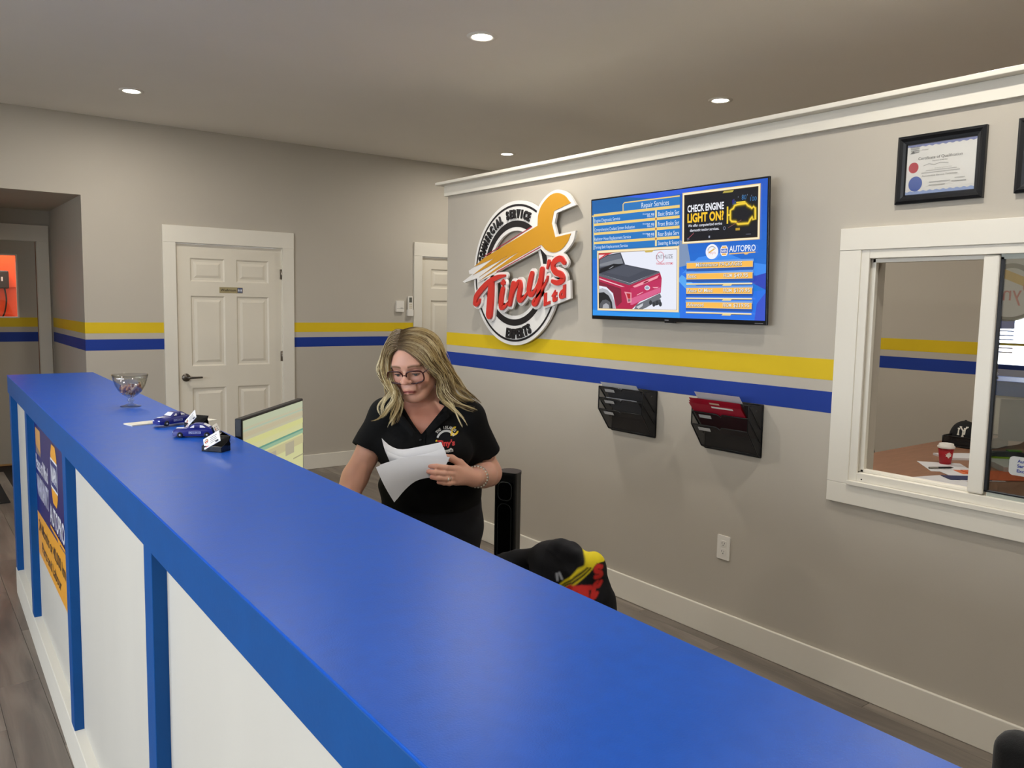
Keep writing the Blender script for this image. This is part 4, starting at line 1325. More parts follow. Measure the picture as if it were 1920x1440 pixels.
# script lettering: brush strokes with a white edge board underneath
def stroke(pts, wid, z0, z1, grow=0.0, n=7, rough=False):
    C_ = catmull(pts, n); N = len(C_)
    wi = np.interp(np.linspace(0, 1, N), np.linspace(0, 1, len(wid)), wid) + 2 * grow
    L = []; Rr = []
    for i in range(N):
        t = C_[min(i + 1, N - 1)] - C_[max(i - 1, 0)]; t = t / (np.linalg.norm(t) + 1e-9)
        nn = np.array([-t[1], t[0]])
        L.append(C_[i] + nn * wi[i] / 2); Rr.append(C_[i] - nn * wi[i] / 2)
    m = MB()
    v = [(p[0], p[1], z1) for p in L] + [(p[0], p[1], z1) for p in Rr] + [(p[0], p[1], z0) for p in L] + [(p[0], p[1], z0) for p in Rr]
    f = []
    for i in range(N - 1):
        f += [(N + i, N + i + 1, i + 1, i), (i, i + 1, 2 * N + i + 1, 2 * N + i), (N + i + 1, N + i, 3 * N + i, 3 * N + i + 1)]
    m.add(v, f)
    for e, k in ((0, 0), (N - 1, N - 1)):
        c = C_[k]
        m.lathe([(0, z1 - .0006), (wi[k] / 2, z1 - .0006), (wi[k] / 2, z0)], 14, c=(c[0], c[1], 0))
    return m
SCR = {
 'T': [([(-.389, -.185), (-.372, -.142), (-.312, -.095), (-.232, -.049), (-.141, -.022), (-.068, -.012)], [.034, .040, .040, .034, .030, .014]), ([(-.389, -.185), (-.365, -.196), (-.342, -.180), (-.332, -.160)], [.03, .022, .018, .012]), ([(-.205, -.045), (-.208, -.099), (-.214, -.168), (-.224, -.255)], [.046, .056, .062, .060])],
 'i': [([(-.085, -.096), (-.100, -.152), (-.100, -.205), (-.066, -.205), (-.020, -.172)], [.034, .040, .036, .022, .012])],
 'n': [([(.022, -.063), (.007, -.122), (-.012, -.185)], [.036, .040, .036]), ([(-.004, -.165), (.035, -.095), (.078, -.055), (.092, -.085), (.080, -.144), (.096, -.166), (.135, -.144), (.164, -.115)], [.014, .022, .034, .038, .036, .026, .018, .012])],
 'y': [([(.201, -.007), (.182, -.064), (.176, -.112), (.205, -.130), (.253, -.079), (.285, -.009)], [.036, .040, .034, .024, .018, .014]), ([(.297, .016), (.283, -.065), (.268, -.136), (.245, -.183), (.221, -.183), (.226, -.162), (.285, -.115), (.338, -.052), (.348, -.024)], [.036, .040, .036, .026, .020, .016, .014, .012, .010])],
 'apostrophe': [([(.357, .060), (.343, .022)], [.026, .012])],
 's': [([(.492, .050), (.458, .074), (.408, .060), (.392, .028), (.420, -.001), (.466, -.016), (.482, -.043), (.440, -.062), (.390, -.052)], [.026, .034, .034, .034, .036, .036, .034, .030, .022])],
}
edge = MB()
k_ = 0
for strokes in SCR.values():
    for pts, wd_ in strokes:
        k_ += 1
        s = stroke(pts, wd_, .034, .0462 + .0003 * k_, grow=.016); edge.add(s.v, s.f)
edge.lathe([(0, .0459), (.036, .0459), (.036, .034)], 16, c=(-.085, -.058, 0))
edge.build('script_edge_board', M_SW, sg_)
MB().prism([(.296, -.118), (.538, -.046), (.545, -.149), (.310, -.212)], .034, .0486).build('suffix_board', M_SW, sg_)
for nm, strokes in SCR.items():
    m = MB()
    for k_, (pts, wd_) in enumerate(strokes):
        s = stroke(pts, wd_, .049, .060 + .0012 * k_); m.add(s.v, s.f)
    m.build('script_letter', M_SR, sg_)
leaf = [(0, .026), (.006, .016), (.014, .018), (.012, .008), (.026, .010), (.020, 0), (.024, -.006), (.010, -.012), (.003, -.012), (.003, -.026), (-.003, -.026), (-.003, -.012), (-.010, -.012), (-.024, -.006), (-.020, 0), (-.026, .010), (-.012, .008), (-.014, .018), (-.006, .016)]
MB().prism([(-.085 + a, -.058 + b) for a, b in leaf], .049, .058).build('maple_leaf', M_SR, sg_)
bx_ = math.atan2(.057, .204)
for ch, (ox, oy) in zip('Ltd', ((.318, -.192), (.388, -.172), (.452, -.155))):
    v, f = text_mesh(ch, .05)
    q = v * (.066 / .69); q[:, 0] *= 1.15
    c, s = math.cos(bx_), math.sin(bx_)
    X = ox + q[:, 0] * c - q[:, 1] * 0.0; Y = oy + q[:, 0] * s + q[:, 1]
    cnt = {}
    for p in f:
        for k_ in range(len(p)): cnt[(p[k_], p[(k_ + 1) % len(p)])] = 1
    bd = [e for e in cnt if (e[1], e[0]) not in cnt]; nn = len(X)
    MB().add([(X[k_], Y[k_], .058) for k_ in range(nn)] + [(X[k_], Y[k_], .0486) for k_ in range(nn)], [tuple(p) for p in f] + [(e[1], e[0], e[0] + nn, e[1] + nn) for e in bd]).build('suffix_letter', M_SR, sg_, fix=False)

# ================================================================ wire file holders with papers
def mesh_mat():
    if 'wire_mesh' in MATS: return MATS['wire_mesh']
    m = bpy.data.materials.new('wire_mesh'); m.use_nodes = True
    t = m.node_tree; b = t.nodes['Principled BSDF']
    b.inputs['Base Color'].default_value = (.012, .012, .014, 1); b.inputs['Roughness'].default_value = .45
    b.inputs['Alpha'].default_value = .76
    MATS['wire_mesh'] = m
    return m
M_MESH = mesh_mat()
M_WIRE = mat('black_wire', '0e0f11', .4)
FW = .158
def file_holder(yc, label):
    t = thing('file_holder', (XW, yc, .905), label, 'file holder', SIDE)
    prof = [(.004, .0), (.030, .012), (.108, .122), (.108, .240), (.004, .236)]   # (depth, height)
    MB().add([(-FW, 0, .005), (FW, 0, .005), (FW, .236, .005), (-FW, .236, .005)], [(0, 1, 2, 3)]).build('mesh_back', M_MESH, t)
    fr = MB()
    for sx in (-FW, FW):
        fr.tube([(sx, h, d) for d, h in prof], .0032, 8, closed=True)
        for dz in (0, .059, .118):
            pass
    fr.tube([(-FW, .236, .005), (FW, .236, .005)], .0032, 8); fr.tube([(-FW, .0, .005), (FW, .0, .005)], .0032, 8)
    fr.tube([(-FW, .012, .030), (FW, .012, .030)], .0032, 8)
    fr.build('wire_frame', M_WIRE, t)
    for sx in (-FW, FW):
        MB().add([(sx, h, d) for d, h in prof], [tuple(range(5))]).build('mesh_side', M_MESH, t)
    for i, zt in enumerate((.240, .181, .122)):
        zb = zt - .110
        d0 = .030 if i == 2 else .018
        def pt(x, s): return (x, zb + (zt - zb) * s, d0 + (.108 - d0) * s)
        p = MB()
        top = [(-FW, 1), (-.016, 1), (0, .90), (.016, 1), (FW, 1)]
        p.add([pt(-FW, 0), pt(FW, 0)] + [pt(x, s) for x, s in top[::-1]], [tuple(range(7))])
        o = p.build('pocket_front', M_MESH, t)
        MB().tube([pt(x, s) for x, s in top], .003, 8).build('rim_wire', M_WIRE, o)
        MB().tube([pt(-FW, 0), pt(-FW, 1)], .003, 8).tube([pt(FW, 0), pt(FW, 1)], .003, 8).build('slant_wire', M_WIRE, o)
        l = MB(); a = pt(-FW + .035, .90); b = pt(-FW + .105, .90)
        l.add([(a[0], a[1], a[2] + .004), (b[0], b[1], b[2] + .004), (b[0], b[1] - .016, b[2] - .006), (a[0], a[1] - .016, a[2] - .006)], [(0, 1, 2, 3)])
        l.build('label_tab', mat('label_grey', 'b9b8b6', .5), o)
    sc_ = MB()
    for x in (-.125, .125): sc_.lathe([(0, .0085), (.004, .008), (.005, .006)], 12, M=Matrix.Translation((x, .205, 0)))
    sc_.build('mounting_screw', M_NICKEL, t)
    return t
f1 = file_holder(2.975, 'black wire mesh wall file holder with one white sheet, nearer the speaker tower')
f2 = file_holder(2.340, 'black wire mesh wall file holder holding red folders')
def leaning_sheet(holder, name, label, x0, x1, zb, zt, d0, d1, m, cat='paper', thick=.0012, skew=.0, mid=None):
    t = thing(name, holder.location, label, cat, SIDE)
    V = []
    n = 8
    rows = []
    for i in range(n + 1):
        s = i / n
        bow = -.003 * math.sin(PI * s)
        rows.append([(x0 + (x1 - x0) * j / 6 + skew * s, zb + (zt - zb) * s, d0 + (d1 - d0) * s + bow + .0008 * math.sin(j * 1.3)) for j in range(7)])
    a = MB(); a.grid(rows); a.grid([[(p[0], p[1] , p[2] - thick) for p in r] for r in rows])
    a.build('sheet', m, t)
    return t
M_PAPER = mat('paper_white', 'e3e3e6', .65, var=.02, vscale=5)
leaning_sheet(f1, 'paper_sheet', 'white paper sheet sticking out of the left wire file holder', -.150, .112, .138, .264, .006, .108, M_PAPER)
leaning_sheet(f1, 'paper_sheet', 'folded white sheet inside the lower pocket of the left wire file holder', -.120, .105, .080, .186, .010, .094, M_PAPER)
s2 = leaning_sheet(f2, 'paper_sheet', 'white printed sheet standing behind the red folders', -.150, .105, .140, .274, .004, .108, M_PAPER)
M_REDF = mat('red_card_folder', 'b01e36', .55, var=.05, vscale=20)
for i, (dz, dd, lb) in enumerate(((.0, .0, 'rear red card folder in the right wire file holder'), (-.012, .010, 'middle red card folder in the right wire file holder'), (-.022, .019, 'front red card folder with a white tab slip in the right wire file holder'))):
    t = leaning_sheet(f2, 'red_folder', lb, -.160 + .003 * i, .128 + .006 * i, .085 + dz * .2, .247 + dz, .006 + dd * .4, .132 + dd * .4, M_REDF, 'folder', .002)
    if i == 2:
        MB().add([(-.02, .212, .137), (.10, .212, .137), (.098, .220, .1435), (-.02, .220, .1435)], [(0, 1, 2, 3)]).build('tab_slip', mat('card_white', 'f3f1ec', .45), t)
    if i == 1:
        MB().add([(-.03, .228, .140), (.025, .228, .140), (.025, .236, .1465), (-.03, .236, .1465)], [(0, 1, 2, 3)]).build('tab_label', mat('label_peach', 'd8b9a0', .5), t)

# ================================================================ certificates
def certificate(y, z, w, h, label, seals=True):
    t = thing('framed_certificate', (XW, y, z), label, 'picture frame', SIDE)
    M_FR = mat('frame_black_wood', '15171b', .35, var=.1, vscale=30)
    prof = [(0, .0), (0, .016), (.010, .022), (.020, .015), (.030, .012), (.034, .006)]
    m = MB(); n = len(prof)
    cor = [(-1, -1), (1, -1), (1, 1), (-1, 1)]
    v = []
    for cx_, cy_ in cor:
        for i, zz in prof: v.append((cx_ * (w / 2 - i), cy_ * (h / 2 - i), zz))
    f = [(k * n + j, ((k + 1) % 4) * n + j, ((k + 1) % 4) * n + j + 1, k * n + j + 1) for k in range(4) for j in range(n - 1)]
    m.add(v, f); m.build('frame', M_FR, t)
    iw, ih = w / 2 - .034, h / 2 - .031
    MB().box((-iw - .002, -ih - .004, .001), (iw + .002, ih + .004, .0055)).build('backing', mat('card_white', 'f3f1ec', .45), t)
    P = Print(z0=.0056)
    P.rect(-iw, -ih, iw, ih, 'dfddd6')
    wav = [(-iw + 2 * iw * i / 40, ih - .012 + .0022 * math.sin(i * 1.6)) for i in range(41)]
    P.poly([(-iw, ih), *wav, (iw, ih)], '7a82ae')
    P.poly([(-iw, -ih), *[(a, -b + .002) for a, b in wav], (iw, -ih)], '93a5cc')
    if seals:
        P.ell(-.097, .007, .0185, .0195, 'b4343e', 28); P.ell(-.087, -.053, .0255, .0275, '4a62a8', 28)
        P.text('Certificate of Qualification', -.002, .033, .010, '77756f', 'c', bold=.01, w=.158)
        P.text('This is to certify that', -.002, .023, .0045, '9a9892', 'c', bold=.02, w=.055)
        P.text('has met the requirements of the', .012, -.004, .004, 'a5a39d', 'c', w=.06)
        P.rect(-.066, -.018, .072, -.0145, 'b2b0aa'); P.rect(-.050, -.010, .06, -.0075, 'bab8b2')
        P.text('Automotive Service Technician', .0, -.030, .006, '96948e', 'c', bold=.01, w=.128)
        P.line([(-.060, .010), (-.04, .016), (-.02, .010), (.0, .016), (.03, .012)], .0018, 'a7a59f')
        for x0_, y0_, w_ in ((-.035, -.053, .075), (-.036, -.064, .058), (.055, -.046, .036), (.045, -.057, .05)): P.rect(x0_, y0_, x0_ + w_, y0_ + .003, 'b0aea8')
        for i in range(4): P.rect(-.112 + .004 * (3 - i) * .3, .062 + i * .006, -.078, .0645 + i * .006, '8f8d88')
        P.poly([(-.112, .058), (-.100, .068), (-.094, .060)], '5a5955'); P.rect(-.068, .068, -.045, .070, 'b8b6b0')
    P.build('certificate', print_mat('print_matte'), t)
    MB().box((-iw, -ih, .0085), (iw, ih, .0095)).build('glass', glass_mat('frame_glass'), t)
    return t
certificate(1.4765, 2.0950, .314, .250, 'black framed certificate with red and blue seals above the office window')
certificate(1.062, 2.0980, .314, .248, 'second black framed certificate at the right picture edge')

# outlet
ot = thing('wall_outlet', (XW, 2.3645, .446), 'white duplex wall outlet low on the partition', 'outlet', SIDE)
MB().prism(rrect(-.036, -.057, .036, .057, .004), 0, .005).build('cover_plate', M_WHITEP, ot)
for sy in (-.0195, .0195):
    o = MB().prism(rrect(-.017, sy - .014, .017, sy + .014, .007), .005, .0065).build('socket', M_WHITEP, ot)
    d = MB()
    d.box((-.008, sy - .002, .0065), (-.0055, sy + .007, .0068)).box((.0055, sy - .002, .0065), (.008, sy + .006, .0068))
    d.lathe([(0, .0068), (.0028, .0068), (.0028, .0065)], 10, c=(0, sy - .008, 0))
    d.build('slot', mat('slot_grey', '5d5b57', .6), o)

# thermostat and remote on the back wall
th = thing('thermostat', (3.973, YB, 1.526), 'small white thermostat box on the back wall', 'thermostat', BACK)
MB().prism(rrect(-.041, -.054, .041, .054, .006), 0, .026).build('body', M_WHITEP, th)
MB().box((-.040, -.024, .026), (.040, -.022, .0265)).build('seam', mat('grey_mark', '8f8b84', .6), th)
MB().box((.000, -.020, .026), (.026, -.014, .028)).build('slider', mat('grey_mark', '8f8b84', .6), th)
rm = thing('remote_control', (4.088, YB, 1.530), 'white remote control in a wall cradle beside the door casing', 'remote', BACK)
MB().prism(rrect(-.026, -.090, .026, .098, .008), .006, .022).build('body', M_WHITEP, rm)
MB().prism(rrect(-.032, -.098, .030, -.035, .006), 0, .030).build('cradle', M_WHITEP, rm)
MB().box((-.015, .035, .022), (.016, .085, .0225)).build('display', mat('lcd_grey', '5e6058', .3), rm)
for j in range(3):
    for i in range(2):
        MB().box((-.012 + i * .016, -.025 + j * .018, .022), (-.001 + i * .016, -.014 + j * .018, .0235), bev=.001).build('button', mat('button_cream', 'cbbf9f', .5), rm)

# ================================================================ tower speaker
tw = thing('tower_speaker', (1.850, 2.440, 0), 'slim black tower speaker standing beside the woman', 'speaker', (0, 0, math.radians(-62)))
# faces -y locally
sec = [(.046 * math.cos(a), -.006 + .052 * math.sin(a)) for a in np.linspace(-.12, PI + .12, 22)] + [(-.046, -.032), (-.043, -.038), (-.037, -.040), (.037, -.040), (.043, -.038), (.046, -.032)]
MB().prism(sec, .02, .925).build('cabinet', mat('speaker_black', '101213', .35, bump=.08, bscale=400), tw)
MB().prism([(a * 1.02, b * 1.02) for a, b in sec], .925, .935).build('top_cap', mat('speaker_top', '1a1c1d', .45), tw)
MB().prism(rrect(-.036, .04, .036, .90, .010), .0, .0012, M=Matrix.Translation((0, -.040, 0)) @ Matrix.Rotation(PI / 2, 4, 'X')).build('front_grille', mat('gloss_black', '08090a', .12), tw)
MB().tube([(x, -.0425, z) for x, z in rrect(-.028, .828, .028, .898, .020, 6)], .0016, 6, closed=True).build('driver_ring', mat('grey_ring', '2b2f2f', .4), tw)
MB().tube([(x, -.0425, z) for x, z in rrect(-.028, .55, .028, .815, .026, 6)], .0012, 6, closed=True).build('grille_outline', mat('grey_ring', '2b2f2f', .4), tw)
MB().lathe([(0, 0), (.12, 0), (.12, .010), (.10, .018), (.05, .022), (0, .022)], 32).build('base', M_BLACKP, tw)

# ================================================================ office chairs
def chair_sdf_back(w, h, t):
    pass
M_CHAIR = mat('charcoal_fabric', '141619', .85, var=.12, vscale=90, bump=.3, bscale=500, sheen=.2)
def office_chair(loc, rz, label, top=.90):
    t = thing('office_chair', loc, label, 'office chair', (0, 0, rz), group='black office chairs behind the counter')
    # faces -x locally, back rest at +x
    rows = []
    pr = []
    zb0, zb1 = .50, top
    b = Blend()
    b.box((.20, 0, (zb0 + zb1) / 2), (.035, .22, (zb1 - zb0) / 2), .03, 0)
    v, f = iso_mesh(b.ev, (.12, -.27, zb0 - .04), (.28, .27, zb1 + .04), .008)
    v[:, 0] += .35 * (v[:, 1] ** 2) * -1 + .03 * np.sin((v[:, 2] - zb0) * 5)
    bk = np_mesh('backrest', v, f, M_CHAIR, t)
    sm = MB()
    for y in (-.14, .14):
        pts = [(.20 - .035 * math.cos(a) - .35 * y * y, y, 0) for a in (0,)]
        sm.tube([(.163 - .35 * y * y + .03 * math.sin((z - zb0) * 5), y, z) for z in np.linspace(zb0 + .03, zb1 - .035, 14)] + [(.20 - .35 * y * y + .03 * math.sin((zb1 - zb0) * 5), y, zb1)], .003, 6)
    sm.build('seam', mat('seam_black', '0a0b0c', .8), bk)
    b = Blend(); b.box((-.02, 0, .46), (.24, .24, .04), .035, 0)
    v, f = iso_mesh(b.ev, (-.3, -.3, .40), (.26, .3, .52), .010)
    np_mesh('seat', v, f, M_CHAIR, t)
    MB().tube(catmull([(.10, 0, .41), (.24, 0, .40), (.265, 0, .50), (.245, 0, .62)], 5), .018, 8).build('back_arm', M_BLACKP, t)
    MB().lathe([(.026, .10), (.026, .26), (.018, .26), (.018, .41)], 16).build('gas_post', M_BLACKP, t)
    for k in range(5):
        a = 2 * PI * k / 5 + .3
        l = MB().tube([(0, 0, .10), (.14 * math.cos(a), .14 * math.sin(a), .09), (.28 * math.cos(a), .28 * math.sin(a), .065)], [.026, .02, .014], 8).build('leg', M_BLACKP, t)
        cx_, cy_ = .28 * math.cos(a), .28 * math.sin(a)
        MB().lathe([(0, -.018), (.026, -.018), (.028, 0), (.026, .018), (0, .018)], 14, M=Matrix.Translation((cx_, cy_, .028)) @ Matrix.Rotation(a, 4, 'Z') @ Matrix.Rotation(PI / 2, 4, 'X')).build('caster', M_BLACKP, l)
    return t
office_chair((1.235, .305, 0), math.radians(3), 'black fabric office chair at the lower right picture corner', .885)
office_chair((1.215, 1.735, 0), math.radians(4), 'black office chair under the draped jacket', .755)

# jacket draped over the chair back
jk = thing('draped_jacket', (1.43, 1.745, .515), 'black jacket with yellow stripe and red lettering draped over a chair', 'jacket', (0, 0, math.radians(4)))
b = Blend()
b.box((0, 0, .120), (.056, .222, .155), .035, 0)
b.box((0, -.105, .20), (.036, .115, .17), .03, .02)
b.chain([(0, -.208, .372), (0, -.13, .384), (0, -.03, .352), (0, .17, .280)], [.026, .030, .032, .030], .02)
b.chain([(-.014, -.16, .392), (-.010, -.10, .398), (-.008, -.05, .378)], [.016, .018, .016], .016)
b.cone((-.014, -.210, .372), (-.070, -.225, -.03), .018, .030, .03)
b.cone((.012, -.212, .372), (.085, -.245, -.03), .018, .030, .03)
b.box((.012, -.212, .13), (.048, .030, .17), .022, .05)
b.cone((-.03, .10, .28), (-.075, .17, .0), .030, .045, .05)
b.cone((-.02, -.05, .33), (-.085, -.06, .0), .030, .045, .06)
b.cone((.04, .05, .28), (.085, .02, .0), .04, .05, .05)
jb = b.ev
def jfn(p):
    d = jb(p)
    w_ = .007 * np.abs(np.sin(p[:, 1] * 19 + p[:, 2] * 13 + 1.5 * np.sin(p[:, 2] * 9))) + .005 * np.abs(np.sin(p[:, 2] * 24 - p[:, 1] * 21 + 2 * np.sin(p[:, 1] * 11))) - .005 + .0018 * np.sin(p[:, 0] * 90 - p[:, 2] * 53)
    return np.maximum(d + w_, -(p[:, 2] + .02))
v, f = iso_mesh(jfn, (-.20, -.34, -.06), (.24, .30, .47), .0034)
col = np.tile(np.array(lin('0a0b11')), (len(v), 1))
wv = .797 * v[:, 0] - .604 * v[:, 1]; zv = v[:, 2] - .040      # across the printed end of the jacket, and up
def dye(m, c):
    global col
    m = np.clip(m, 0, 1)[:, None]; col = col * (1 - m) + np.array(lin(c)) * m
ed_ = lambda d: np.clip(.5 + d / .004, 0, 1)
xl = np.interp(zv, [.20, .262, .338, .389, .42], [.005, .0485, .1017, .111, .113])
xr = np.interp(zv, [.20, .266, .338, .346, .348], [.022, .0705, .126, .134, .30])
near = (v[:, 1] < -.06)
dye(near * ed_(wv - xl) * ed_(xr - wv) * (zv > .20), 'e0cc1e')
for k_ in (.42, .72):
    xm = xl + (xr - xl) * k_
    dye(near * (zv < .335) * ed_(.0022 - np.abs(wv - xm)), '0a0b11')
J0, JZ = .0725, .400
def jp(x, y): return (J0 + (880 + x / 3.1725 - 1077) / 709, JZ - (860 + y / 3.1725 - 1005) / 709)
for pts, r_ in (([(612, 790), (640, 752), (690, 728), (725, 722)], .006), ([(680, 735), (665, 775), (640, 815)], .008), ([(700, 735), (705, 812), (728, 795), (745, 730)], .0065), ([(745, 730), (748, 775), (765, 760)], .005),
                ([(768, 695), (750, 712), (775, 722), (792, 700)], .0055), ([(790, 608), (765, 602), (755, 625), (785, 640), (788, 662), (755, 662)], .0062)):
    C_ = np.array([jp(*c) for c in catmull(pts, 6)])
    d_ = np.full(len(v), 9.)
    for c in C_: d_ = np.minimum(d_, np.hypot(wv - c[0], zv - c[1]))
    dye(near * ed_(r_ - d_), 'cf2d28')
for (a0, b0), (a1, b1), r_ in (((715, 850), (765, 828), .004), ((552, 712), (556, 750), .003), ((566, 702), (580, 735), .003)):
    p0_, p1_ = np.array(jp(a0, b0)), np.array(jp(a1, b1))
    t_ = np.clip(((wv - p0_[0]) * (p1_ - p0_)[0] + (zv - p0_[1]) * (p1_ - p0_)[1]) / ((p1_ - p0_) ** 2).sum(), 0, 1)
    dye(near * ed_(r_ - np.hypot(wv - p0_[0] - t_ * (p1_ - p0_)[0], zv - p0_[1] - t_ * (p1_ - p0_)[1])), 'a9aeb6')
np_mesh('cloth', v, f, print_mat('jacket_cloth', .75, bump=500, spec=.3), jk, col=col)

# ================================================================ office beyond the window
od = thing('office_desk', (4.95, 1.86, 0), 'brown wooden office desk seen through the open window', 'desk')
M_OD = mat('walnut_laminate', '9a7058', .45, var=.10, vscale=6, stretch=(1, 6, 6))
MB().box((-1.15, -.55, .722), (.93, .575, .750), bev=.003).build('worktop', M_OD, od)
for x in (-1.1, .88):
    MB().box((x - .015, -.5, 0), (x + .015, .53, .722)).build('side_panel', M_OD, od)
MB().box((-1.085, .50, .2), (.865, .515, .722)).build('modesty_panel', M_OD, od)

cp = thing('coffee_cup', (4.50, 2.035, .7515), 'red paper coffee cup with white lid and white maple leaf', 'cup', (0, 0, 0))
MB().lathe([(0, 0), (.028, 0), (.0395, .092), (0, .092)], 32).build('cup', mat('cup_red', 'b8202c', .5), cp)
MB().lathe([(.0425, .086), (.0435, .090), (.0435, .097), (.038, .099), (.036, .110), (.033, .111), (.031, .107), (0, .107)], 32).build('lid', mat('lid_white', 'efece6', .4), cp)
P = Print()
lf = [(0, .030), (.007, .018), (.016, .021), (.014, .009), (.028, .010), (.020, 0), (.026, -.008), (.010, -.013), (.003, -.024), (-.003, -.024), (-.010, -.013), (-.026, -.008), (-.020, 0), (-.028, .010), (-.014, .009), (-.016, .021), (-.007, .018)]
P.raw([(0, 0)] + [(a * .62, b * .62) for a, b in lf], [(0, i + 1, (i + 1) % len(lf) + 1) for i in range(len(lf))], 'efe9e2')
a0 = math.atan2(-2.035, -4.50) + .42
P.build('leaf_print', print_mat('print_matte'), cp, xf=lambda p: ((.0352 + .125 * (p[1]) + .0008) * math.cos(a0 + p[0] / .036), (.0352 + .125 * p[1] + .0008) * math.sin(a0 + p[0] / .036), .050 + p[1]))

# cap with interlocked monogram
cpx = thing('baseball_cap', (5.294, 2.287, .7550), 'black baseball cap with white interlocked letters in the wire tray', 'cap', (0, 0, math.atan2(2.30, 5.30) - PI / 2 - .16))
# faces -y locally (to the camera)
cr = []
for i in range(13):
    th = PI / 2 * i / 12
    cr.append([(.088 * math.cos(th) * math.cos(2 * PI * k / 28), .098 * math.cos(th) * math.sin(2 * PI * k / 28), .022 + .118 * math.sin(th) ** .85) for k in range(29)])
M_CAP = mat('cap_black_twill', '17191d', .8, bump=.2, bscale=600)
MB().grid(cr).build('crown', M_CAP, cpx)
MB().lathe([(.089, 0), (.0895, .024)], 28, M=Matrix.Diagonal((1, 1.11, 1, 1))).build('band', M_CAP, cpx)
br = []
for i in range(6):
    s = i / 5
    br.append([(.086 * math.sin(a) * (1 + .05 * s), -.097 * math.cos(a) - .070 * s * math.cos(a) ** .6, .004 + .012 * math.cos(a) * (1 - .9 * s) + .006) for a in np.linspace(-1.35, 1.35, 17)])
b_ = MB(); b_.grid(br); b_.grid([[(p[0], p[1], p[2] - .004) for p in r] for r in br]); b_.build('brim', M_CAP, cpx)
MB().sphere((0, 0, .141), (.008, .008, .005), 10, 6).build('button', M_CAP, cpx)
P = Print(dz=.00001)
for pts in ([(-.020, -.018), (-.020, .016)], [(-.020, .016), (.010, -.016)], [(.010, -.016), (.010, .018)], [(-.012, .024), (.002, .004)], [(.018, .024), (.002, .004)], [(.002, .004), (.002, -.026)], [(-.026, .016), (-.014, .016)], [(-.026, -.018), (-.014, -.018)], [(.004, .018), (.016, .018)], [(-.004, -.026), (.008, -.026)], [(-.018, .025), (-.006, .025)], [(.012, .025), (.024, .025)]):
    P.line(pts, .0068, 'ece8de')
def capxf(p):
    x, z = p[0] * 1.15, .082 + p[1] * 1.05
    s = max(0, min(1, (z - .022) / .118)) ** (1 / .85); th = math.asin(s)
    r = math.cos(th); xx = x
    yy = -.098 * math.sqrt(max(0, r * r - (xx / .088) ** 2))
    return (xx, yy - .0022, z)
P.build('monogram', print_mat('print_matte'), cpx, xf=capxf)

# wire letter tray
lt = thing('letter_tray', (5.22, 2.27, .7515), 'black wire letter tray on the office desk under the cap', 'tray', (0, 0, -.32))
# the cap stands behind it
w_ = MB()
for z in (.004, .062):
    w_.tube([(x, y, z) for x, y in rrect(-.16, -.12, .16, .12, .01, 2)], .004, 6, closed=True)
for x, y in ((-.16, -.12), (.16, -.12), (.16, .12), (-.16, .12)):
    w_.tube([(x, y, .004), (x, y, .062)], .004, 6)
lt.location = (5.27, 2.215, .7515); lt.rotation_euler = (0, 0, 0)
w_.build('frame', M_WIRE, lt)
MB().add([(-.16, -.12, .003), (.16, -.12, .003), (.16, .12, .003), (-.16, .12, .003)], [(0, 1, 2, 3)]).build('mesh_floor', M_MESH, lt)
for q_ in ([(-.16, -.12), (.16, -.12)], [(-.16, .12), (.16, .12)], [(-.16, -.12), (-.16, .12)]):
    MB().add([(*q_[0], .004), (*q_[1], .004), (*q_[1], .060), (*q_[0], .060)], [(0, 1, 2, 3)]).build('mesh_side', M_MESH, lt)

def flat_sheet(name, loc, rz, w, h, label, m, cat='paper', t=.0012, marks=None):
    o = thing(name, loc, label, cat, (0, 0, rz))
    MB().box((-w / 2, -h / 2, 0), (w / 2, h / 2, t)).build('sheet', m, o)
    if marks:
        P = Print(z0=t + .0001)
        for a, b, c, d, col_ in marks: P.rect(a, b, c, d, col_)
        P.build('print', print_mat('print_matte'), o)
    return o
Mp = mat('paper_white', 'e3e3e6', .65)
flat_sheet('paper_sheet', (4.40, 1.985, .7502), math.radians(-50), .216, .279, 'white printed page under the coffee cup', Mp, marks=[(.02, .06, .09, .065, 'd8b0b4'), (.02, .04, .09, .044, 'c9c6c6')])
flat_sheet('paper_sheet', (4.28, 1.815, .7514), math.radians(-40), .216, .279, 'white page with an orange corner near the mullion', Mp, marks=[(-.02, .02, .10, .13, 'e2794a')])
flat_sheet('paper_sheet', (4.02, 1.80, .7502), math.radians(-18), .216, .279, 'white page nearest the office window sill', Mp)
flat_sheet('blue_folder', (4.19, 1.79, .7526), math.radians(-40), .20, .10, 'dark blue folder strip between the white pages', mat('folder_navy', '22305e', .5), 'folder', .002)
flat_sheet('open_booklet', (4.79, 2.06, .7502), math.radians(-35), .28, .16, 'white open booklet behind the coffee cup', Mp, 'booklet', .012)
pn = thing('pen', (4.33, 1.975, .7530), 'black and silver pen lying on the white page', 'pen', (0, 0, math.radians(-30)))
MB().tube([(-.07, 0, .005), (.05, 0, .005), (.068, 0, .005)], [.005, .005, .001], 8).build('barrel', M_BLACKP, pn)
MB().tube([(-.07, 0, .005), (-.02, 0, .005)], .0053, 8).build('cap', mat('grey_mark', '8f8b84', .6), pn)
flat_sheet('orange_folder', (4.42, 1.70, .7528), math.radians(-40), .33, .24, 'orange folder behind the glass half of the office window', mat('folder_orange', 'd9683a', .5), 'folder', .003)
flat_sheet('clipboard', (4.70, 1.815, .7505), math.radians(-48), .15, .36, 'pale binder lying between orange folder and stapler', mat('binder_grey', 'c6c5be', .5), 'binder', .030)
flat_sheet('white_box', (5.00, 1.99, .7505), math.radians(-35), .16, .06, 'small white box on the wire tray edge', Mp, 'box', .026)
